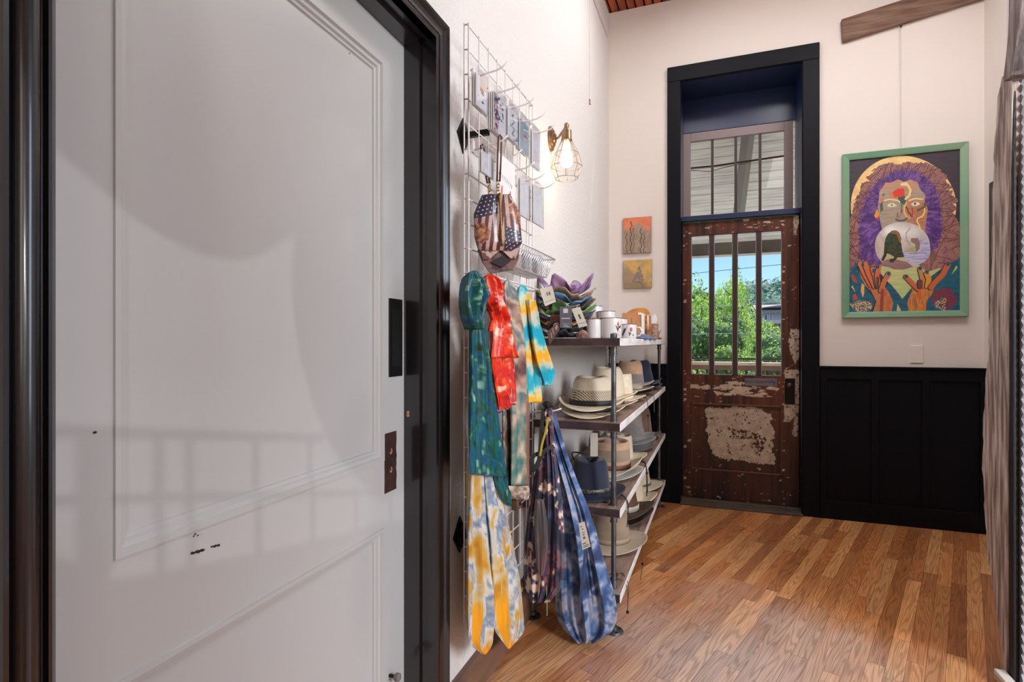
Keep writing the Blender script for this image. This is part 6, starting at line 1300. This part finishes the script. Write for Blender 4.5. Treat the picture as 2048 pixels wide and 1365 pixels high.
# ------------------------------------------------------------------ outdoors: porch
YO = TY+.09
m_deck = M('grey_deck_boards', (214, 208, 198), .8, col2=(196, 188, 176), nscale=5); m_pw = M('painted_porch_boards', (246, 247, 248), .6, col2=(206, 210, 214), nscale=3, stretch=(1, 10, 1), lo=.42, hi=.7)
w = MB(); y = YO+.0
while y < 7.05: w.box(-3.2, 3.8, y, y+.125, -.13, -.10); y += .13
st(w.build('trim_11', m_deck))
w = MB(); w.box(-3.5, 5, YO-.05, 9, -.45, -.35); tag(w.build('porch_slab', m_deck), 'grey slab under the porch deck outside the old brown door', 'porch floor', kind='structure')
m_wallx = M('white_siding', (206, 204, 198), .7)
w = MB(); w.box(-8, -.31, YE+.425, YE+.50, -4, 6); w.box(.60, 10, YE+.425, YE+.50, -4, 6); w.box(-.31, .6, YE+.425, YE+.50, 2.9, 6); w.box(-.31, .6, YE+.425, YE+.50, -4, -.1); st(w.build('wall_porch', m_wallx))
w = MB(); w.box(-8, 12, -8, YE+.5, ZC+.5, ZC+.8); st(w.build('roof_slab', m_wallx)) if False else None
# sloping boarded porch ceiling from the house down to the beam
CEI = lambda y: 3.40-.525*(y-4.8)
w = MB(); n_ = 18; y = YO-.08; k = 0
while y < 6.86:
    y2 = y+.105; z1_, z2_ = CEI(y), CEI(y2)
    w.prism([(-3.4, y, z1_), (-3.4, y2, z2_), (-3.4, y2, z2_+.03), (-3.4, y, z1_+.03)], (7.4, 0, 0)); y = y2+.007
w.box(-3.4, 4, YO-.08, 6.9, 3.62, 3.66, 0)
st(w.build('ceiling_porch', m_pw))
m_beam = M('taupe_beam', (132, 118, 108), .8, col2=(108, 96, 90), nscale=3, bump=.3); 
w = MB(); w.box(-3.4, 4, 6.80, 6.92, 2.205, 2.42); pbm = st(w.build('trim_12', m_beam)); w = MB(); w.box(-3.4, 4, 6.77, 6.80, 2.18, 2.205); st(w.build('trim_13', m_pw))
m_post = M('grey_post', (150, 150, 152), .6)
w = MB(); a_ = onY(1497, 262, 5.15); b_ = onY(1478, 425, 6.0); d_ = (b_-a_); w.tube([a_-d_*.15, b_+d_*.05], .055, 4)
tag(w.build('porch_brace', m_post), 'grey diagonal wooden brace under the porch ceiling seen through the transom window', 'brace')
w = MB(); w.tube([onY(1378, 337, 5.25), onY(1430, 332, 5.22), onY(1500, 322, 5.2), onY(1575, 311, 5.2)], .008, 6); w.tube([onY(1378, 341, 5.27), onY(1420, 343, 5.27), onY(1450, 335, 5.27), onY(1500, 325, 5.22)], .003, 5)
tag(w.build('porch_cable', m_dkbr), 'brown cable running under the porch ceiling seen through the transom window', 'cable')
for x in (-3.2, 3.6):
    w = MB(); w.box(x, x+.12, 6.80, 6.92, -.10, 2.205); st(w.build('trim_14', m_pw))
# railing
RY = 6.86
r_ = thing('porch_railing', (0, RY, -.1), 'wooden porch railing with pale cap rail and thin dark balusters outside the door', 'railing')
m_cap = M('bleached_cap_rail', (226, 208, 190), .7, col2=(200, 176, 156), nscale=5, stretch=(1, 8, 1)); m_rail = M('brown_rail', (138, 108, 90), .8, col2=(110, 86, 74), nscale=4); m_bal = M('dark_baluster', (36, 38, 40), .5)
zcap = onY(1470, 727, RY).z
w = MB(); w.box(-3.1, 3.6, RY-.06, RY+.08, zcap-.022, zcap+.012); w.build('cap_rail', m_cap, r_)
w = MB(); w.box(-3.1, 3.6, RY-.02, RY+.02, zcap-.080, zcap-.022); w.build('top_rail', m_rail, r_); w = MB(); w.box(-3.1, 3.6, RY-.02, RY+.02, 0, .08); w.build('bottom_rail', m_rail, r_)
x = -3.05
while x < 3.6: w = MB(); w.box(x-.012, x+.012, RY+.021, RY+.04, -.1, zcap-.03); w.build('baluster', m_bal, r_); x += .108
w = MB(); zz_ = onY(1470, 717.5, RY+.6).z; w.tube([(-4, RY+.6, zz_), (4, RY+.6, zz_-.01)], .014, 6); w.tube([(-4, RY+.6, -3), (-4, RY+.6, zz_)], .02, 6); w.tube([(4, RY+.6, -3), (4, RY+.6, zz_)], .02, 6)
tag(w.build('black_guard_pipe', m_bal), 'thin black guard pipe running just beyond the porch railing', 'guard rail')
# power lines
for (ya, v0, v1, Y_, lb) in ((0, 669, 665, 14, 'lowest thin pale utility line crossing the view in front of the trees'), (0, 548, 529, 18, 'upper dark utility line crossing the sky and treetops'), (0, 617, 603, 16, 'middle thin pale utility line crossing the trees')):
    a = onY(1380, v0, Y_); b_ = onY(1566, v1, Y_); d_ = b_-a; w = MB(); w.tube([a-d_*3, a+Vector((0, 0, 0)), b_, b_+d_*3], .008, 5); tag(w.build('utility_line', M('line_%d' % v0, (214, 222, 214) if v0 != 548 else (60, 70, 80), .5)), lb, 'utility line', 'utility lines outside')
# ------------------------------------------------------------------ outdoors: hillside, trees, house
m_grass = M('hillside_green', (66, 96, 48), .9, col2=(46, 72, 36), nscale=.4)
w = MB(); nx_, ny_ = 60, 50
hillz = lambda X, Y: -6.0+.03*max(0, Y-12)+ .06*max(0, Y-45)
for j in range(ny_+1):
    for i in range(nx_+1): X = -90+190*i/nx_; Y = 5.2+150*(j/ny_)**1.5; w.v.append((X, Y, hillz(X, Y)))
for j in range(ny_):
    for i in range(nx_): q = j*(nx_+1)+i; w.f.append((q, q+1, q+nx_+2, q+nx_+1)); w.m.append(0)
st(w.build('ground', m_grass, None, True))
def leafmat(n, a, b): 
    m = M(n, a, .6, attr=True); return m
m_leaf = M('leaves', (110, 150, 60), .55, attr=True); bl = m_leaf.node_tree.nodes['Principled BSDF']
LN = m_leaf.node_tree; tr_ = LN.nodes.new('ShaderNodeBsdfTranslucent'); mx_ = LN.nodes.new('ShaderNodeMixShader'); mx_.inputs[0].default_value = .5; at_l = [q for q in LN.nodes if q.type == 'ATTRIBUTE'][0]
LN.links.new(at_l.outputs['Color'], tr_.inputs[0]); LN.links.new(bl.outputs[0], mx_.inputs[1]); LN.links.new(tr_.outputs[0], mx_.inputs[2]); LN.links.new(mx_.outputs[0], LN.nodes['Material Output'].inputs[0])
m_bark2 = M('grey_bark', (150, 136, 120), .9, col2=(110, 96, 84), nscale=8)
CAN = {}
def canopy(kind, seed, nleaf, ls, pal_):
    rs = np.random.RandomState(seed); nb = 16 if kind != 'loose' else 22
    cen = rs.normal(0, 1, (nb, 3)); cen /= np.linalg.norm(cen, axis=1)[:, None]; cen *= rs.uniform(.25, .78, (nb, 1)); rad = rs.uniform(.26, .46, nb) if kind != 'loose' else rs.uniform(.14, .30, nb)
    w_ = rad**2; idx = rs.choice(nb, nleaf, p=w_/w_.sum()); d = rs.normal(0, 1, (nleaf, 3)); d /= np.linalg.norm(d, axis=1)[:, None]
    P_ = cen[idx]+d*(rad[idx]*rs.uniform(.80, 1.06, nleaf))[:, None]; nrm = d+rs.normal(0, .45, (nleaf, 3)); nrm /= np.linalg.norm(nrm, axis=1)[:, None]
    a = np.cross(nrm, rs.normal(0, 1, (nleaf, 3))); a /= np.linalg.norm(a, axis=1)[:, None]; b = np.cross(nrm, a); s = ls*rs.uniform(.6, 1.3, nleaf)[:, None]
    V = np.stack([P_-a*s, P_-b*s*.6, P_+a*s, P_+b*s*.6], 1).reshape(-1, 3); fcs = np.arange(nleaf*4).reshape(-1, 4)
    t_ = np.repeat(np.clip(.25*rs.rand(nleaf)+.75*fbm(P_[:, 0]*3+seed, P_[:, 2]*3+P_[:, 1], seed), 0, 1), 4); c = s2la(ramp(t_, pal_))
    me = bpy.data.meshes.new('foliage'); me.from_pydata(V.tolist(), [], fcs.tolist()); k = np.ones((len(V), 4)); k[:, :3] = c; at_ = me.color_attributes.new('Col', 'FLOAT_COLOR', 'POINT'); at_.data.foreach_set('color', k.ravel()); me.materials.append(m_leaf)
    # dark inner mass so the crown is not see-through
    return me, cen, rad
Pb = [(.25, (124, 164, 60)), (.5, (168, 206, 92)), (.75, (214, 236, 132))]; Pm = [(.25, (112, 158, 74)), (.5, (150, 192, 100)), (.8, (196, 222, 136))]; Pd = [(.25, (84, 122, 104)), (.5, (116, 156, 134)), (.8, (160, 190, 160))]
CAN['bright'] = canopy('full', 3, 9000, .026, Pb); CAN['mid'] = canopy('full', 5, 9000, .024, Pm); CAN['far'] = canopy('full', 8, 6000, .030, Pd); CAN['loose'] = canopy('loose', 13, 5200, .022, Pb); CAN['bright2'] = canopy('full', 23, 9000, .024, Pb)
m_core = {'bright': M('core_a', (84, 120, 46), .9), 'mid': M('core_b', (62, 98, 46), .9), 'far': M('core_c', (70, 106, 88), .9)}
def tree(kind, X, Y, topv, R_, label, sq=1.0, cat='tree', lean=0, group='trees beyond the porch'):
    me, cen, rad = CAN[kind]; p = onY(X, topv, Y); X = p.x; zt = p.z; zc = zt-R_*sq*(.92 if kind in ('loose', 'far') else 1.05); zb = hillz(X, Y)
    t = bpy.data.objects.new('tree', None); C.objects.link(t); t.location = (X, Y, zb); ROOT[t.name] = Vector((X, Y, zb)); tag(t, label, cat, group)
    o = bpy.data.objects.new('foliage', me); C.objects.link(o); o.parent = t; o.location = (0, 0, zc-zb); o.scale = (R_, R_, R_*sq); o.rotation_euler = (0, 0, (X*1.7) % 6.28)
    if kind != 'loose':
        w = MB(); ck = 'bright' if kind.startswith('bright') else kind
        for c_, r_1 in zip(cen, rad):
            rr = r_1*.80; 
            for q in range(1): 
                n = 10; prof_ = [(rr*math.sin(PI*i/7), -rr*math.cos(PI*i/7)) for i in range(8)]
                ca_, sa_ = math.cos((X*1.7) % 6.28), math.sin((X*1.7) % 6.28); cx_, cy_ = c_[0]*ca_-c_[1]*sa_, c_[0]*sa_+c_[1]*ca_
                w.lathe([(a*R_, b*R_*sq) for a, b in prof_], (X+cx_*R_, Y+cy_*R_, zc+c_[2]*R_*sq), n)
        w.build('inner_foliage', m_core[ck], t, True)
    w = MB(); w.tube([(X, Y, zb-.1), (X+.05*lean, Y, (zb+zc)/2), (X+.1*lean, Y, zc+R_*.5*sq)], [max(.09, R_*.05), max(.07, R_*.04), .03], 8)
    if kind == 'loose':
        for k in range(8): a = k*2.4; w.tube([(X, Y, zc-R_*.5+k*R_*.13), (X+math.cos(a)*R_*.3, Y+math.sin(a)*R_*.3, zc-R_*.2+k*R_*.13), (X+math.cos(a)*R_*.62, Y+math.sin(a)*R_*.62, zc+k*R_*.12)], [.05, .035, .015], 6)
    w.build('trunk', m_bark2, t, True); return t
# u, Y, top v, radius
T = [('loose', 1404, 19, 508, 1.9, 'loose leafy tree with pale trunk seen through the left glass of the door', 1.9), ('mid', 1392, 24, 585, 2.6, 'mid green bushy tree behind the loose leafy tree at the left', 1.3),
     ('loose', 1470, 21, 504, 1.35, 'slim loose-branched tree reaching into the sky in the middle glass', 2.0), ('bright2', 1440, 27, 590, 2.9, 'rounded light green tree in the middle distance, second glass from left', 1.2),
     ('bright', 1458, 26, 576, 1.4, 'yellow-green tree between second and third door muntins', 1.3), ('mid', 1452, 20, 632, 1.4, 'mid green tree crown low in the centre of the door view', 1.1), ('bright', 1408, 14, 690, 1.3, 'bright green shrub-like tree low at the left just beyond the railing', .95),
     ('bright2', 1456, 14.5, 668, 1.35, 'bright yellow-green tree low in the second glass beyond the railing', 1.2), ('bright', 1500, 15, 680, 1.3, 'bright green tree low in the third glass beyond the railing', 1.0), ('mid', 1545, 17, 674, 1.7, 'darker green tree below the house at the right glass', 1.0), ('mid', 1530, 15, 715, 1.4, 'low dark green shrub below the house', .7), ('mid', 1380, 17, 640, 1.8, 'green tree at the extreme left edge of the door view', 1.2),
     ('far', 1492, 62, 556, 7.0, 'blue-green hillside tree in the haze behind the centre', 1.0), ('far', 1540, 66, 560, 7.5, 'blue-green hillside tree above the distant house', 1.1), ('far', 1572, 70, 548, 8.0, 'tall hazy hillside tree at the far right of the view', 1.1), ('far', 1516, 88, 532, 9.0, 'distant hazy tree on the ridge line, centre', 1.0), ('far', 1556, 92, 530, 8.5, 'distant hazy tree on the ridge line, right', 1.0),
     ('far', 1452, 70, 566, 8.0, 'hazy blue-green tree behind the rounded light green tree', 1.0), ('far', 1400, 68, 570, 8.0, 'hazy blue-green tree far behind at the left', 1.0), ('far', 1528, 60, 596, 5.0, 'blue-green tree directly behind the distant house', 1.0), ('mid', 1478, 34, 630, 1.0, 'green tree just left of the distant house', 1.1), ('mid', 1606, 62, 600, 4.0, 'green tree to the right of the distant house', 1.0), ('mid', 1440, 17, 650, 1.5, 'mid green tree between two bright ones, lower left of centre', 1.0), ('mid', 1560, 13.5, 700, 1.3, 'green bush at the right edge beyond the railing', .9)]
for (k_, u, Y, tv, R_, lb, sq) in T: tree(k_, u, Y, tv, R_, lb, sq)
# house
HY = 44; p0 = onY(1526, 640, HY); p1 = onY(1585, 640, HY)
hx0, hx1 = p0.x, p1.x; zf = lambda v: onY(1545, v, HY).z
hb = thing('distant_house', ((hx0+hx1)/2, HY, hillz(hx0, HY)), 'distant pale two-storey house with tan lower floor seen through the right glass of the door', 'house')
w = MB(); w.box(hx0, hx1, HY, HY+8, zf(645), zf(626)); w.build('upper_wall', M('pale_siding', (196, 198, 200), .7), hb)
w = MB(); w.box(hx0+.3, hx1, HY+.3, HY+8, hillz(hx0, HY)-1, zf(645)); w.build('lower_wall', M('tan_wall', (206, 172, 110), .8), hb)
w = MB(); w.box(hx0-.2, hx1+.2, HY-.9, HY+.4, zf(645)-.12, zf(641)); w.build('balcony_slab', M('pinkish_band', (220, 196, 180), .7), hb)
w = MB(); zr = zf(626); w.prism([(hx0-.5, HY-.7, zr), (hx1+.5, HY-.7, zr), (hx1+.5, HY+4, zr+.7), (hx0-.5, HY+4, zr+.7)], (0, 0, .14)); w.prism([(hx0-.1, HY-.72, zr+.35), (hx0+2.1, HY-.72, zr+.35), (hx0+1.0, HY-.72, zf(612))], (0, 3.5, 0)); w.build('roof', M('pale_roof', (150, 138, 138), .8), hb)
for (u0, u1, v0, v1, nm_) in ((1530, 1533.5, 631, 641, 'window'), (1541, 1542.5, 627, 642, 'window'), (1558, 1561, 646, 656, 'window')):
    a = onY(u0, v0, HY-.02); b_ = onY(u1, v1, HY-.02); w = MB(); yy = HY-.03 if v0 < 643 else HY+.24; w.box(a.x-.08, b_.x+.08, yy, yy+.08, b_.z-.05, a.z+.05); f = w.build(nm_, M('win_frame', (236, 236, 236), .5), hb); w = MB(); w.box(a.x, b_.x, yy-.02, yy, b_.z, a.z); w.build('pane', M('win_dark', (48, 52, 64), .2), f)
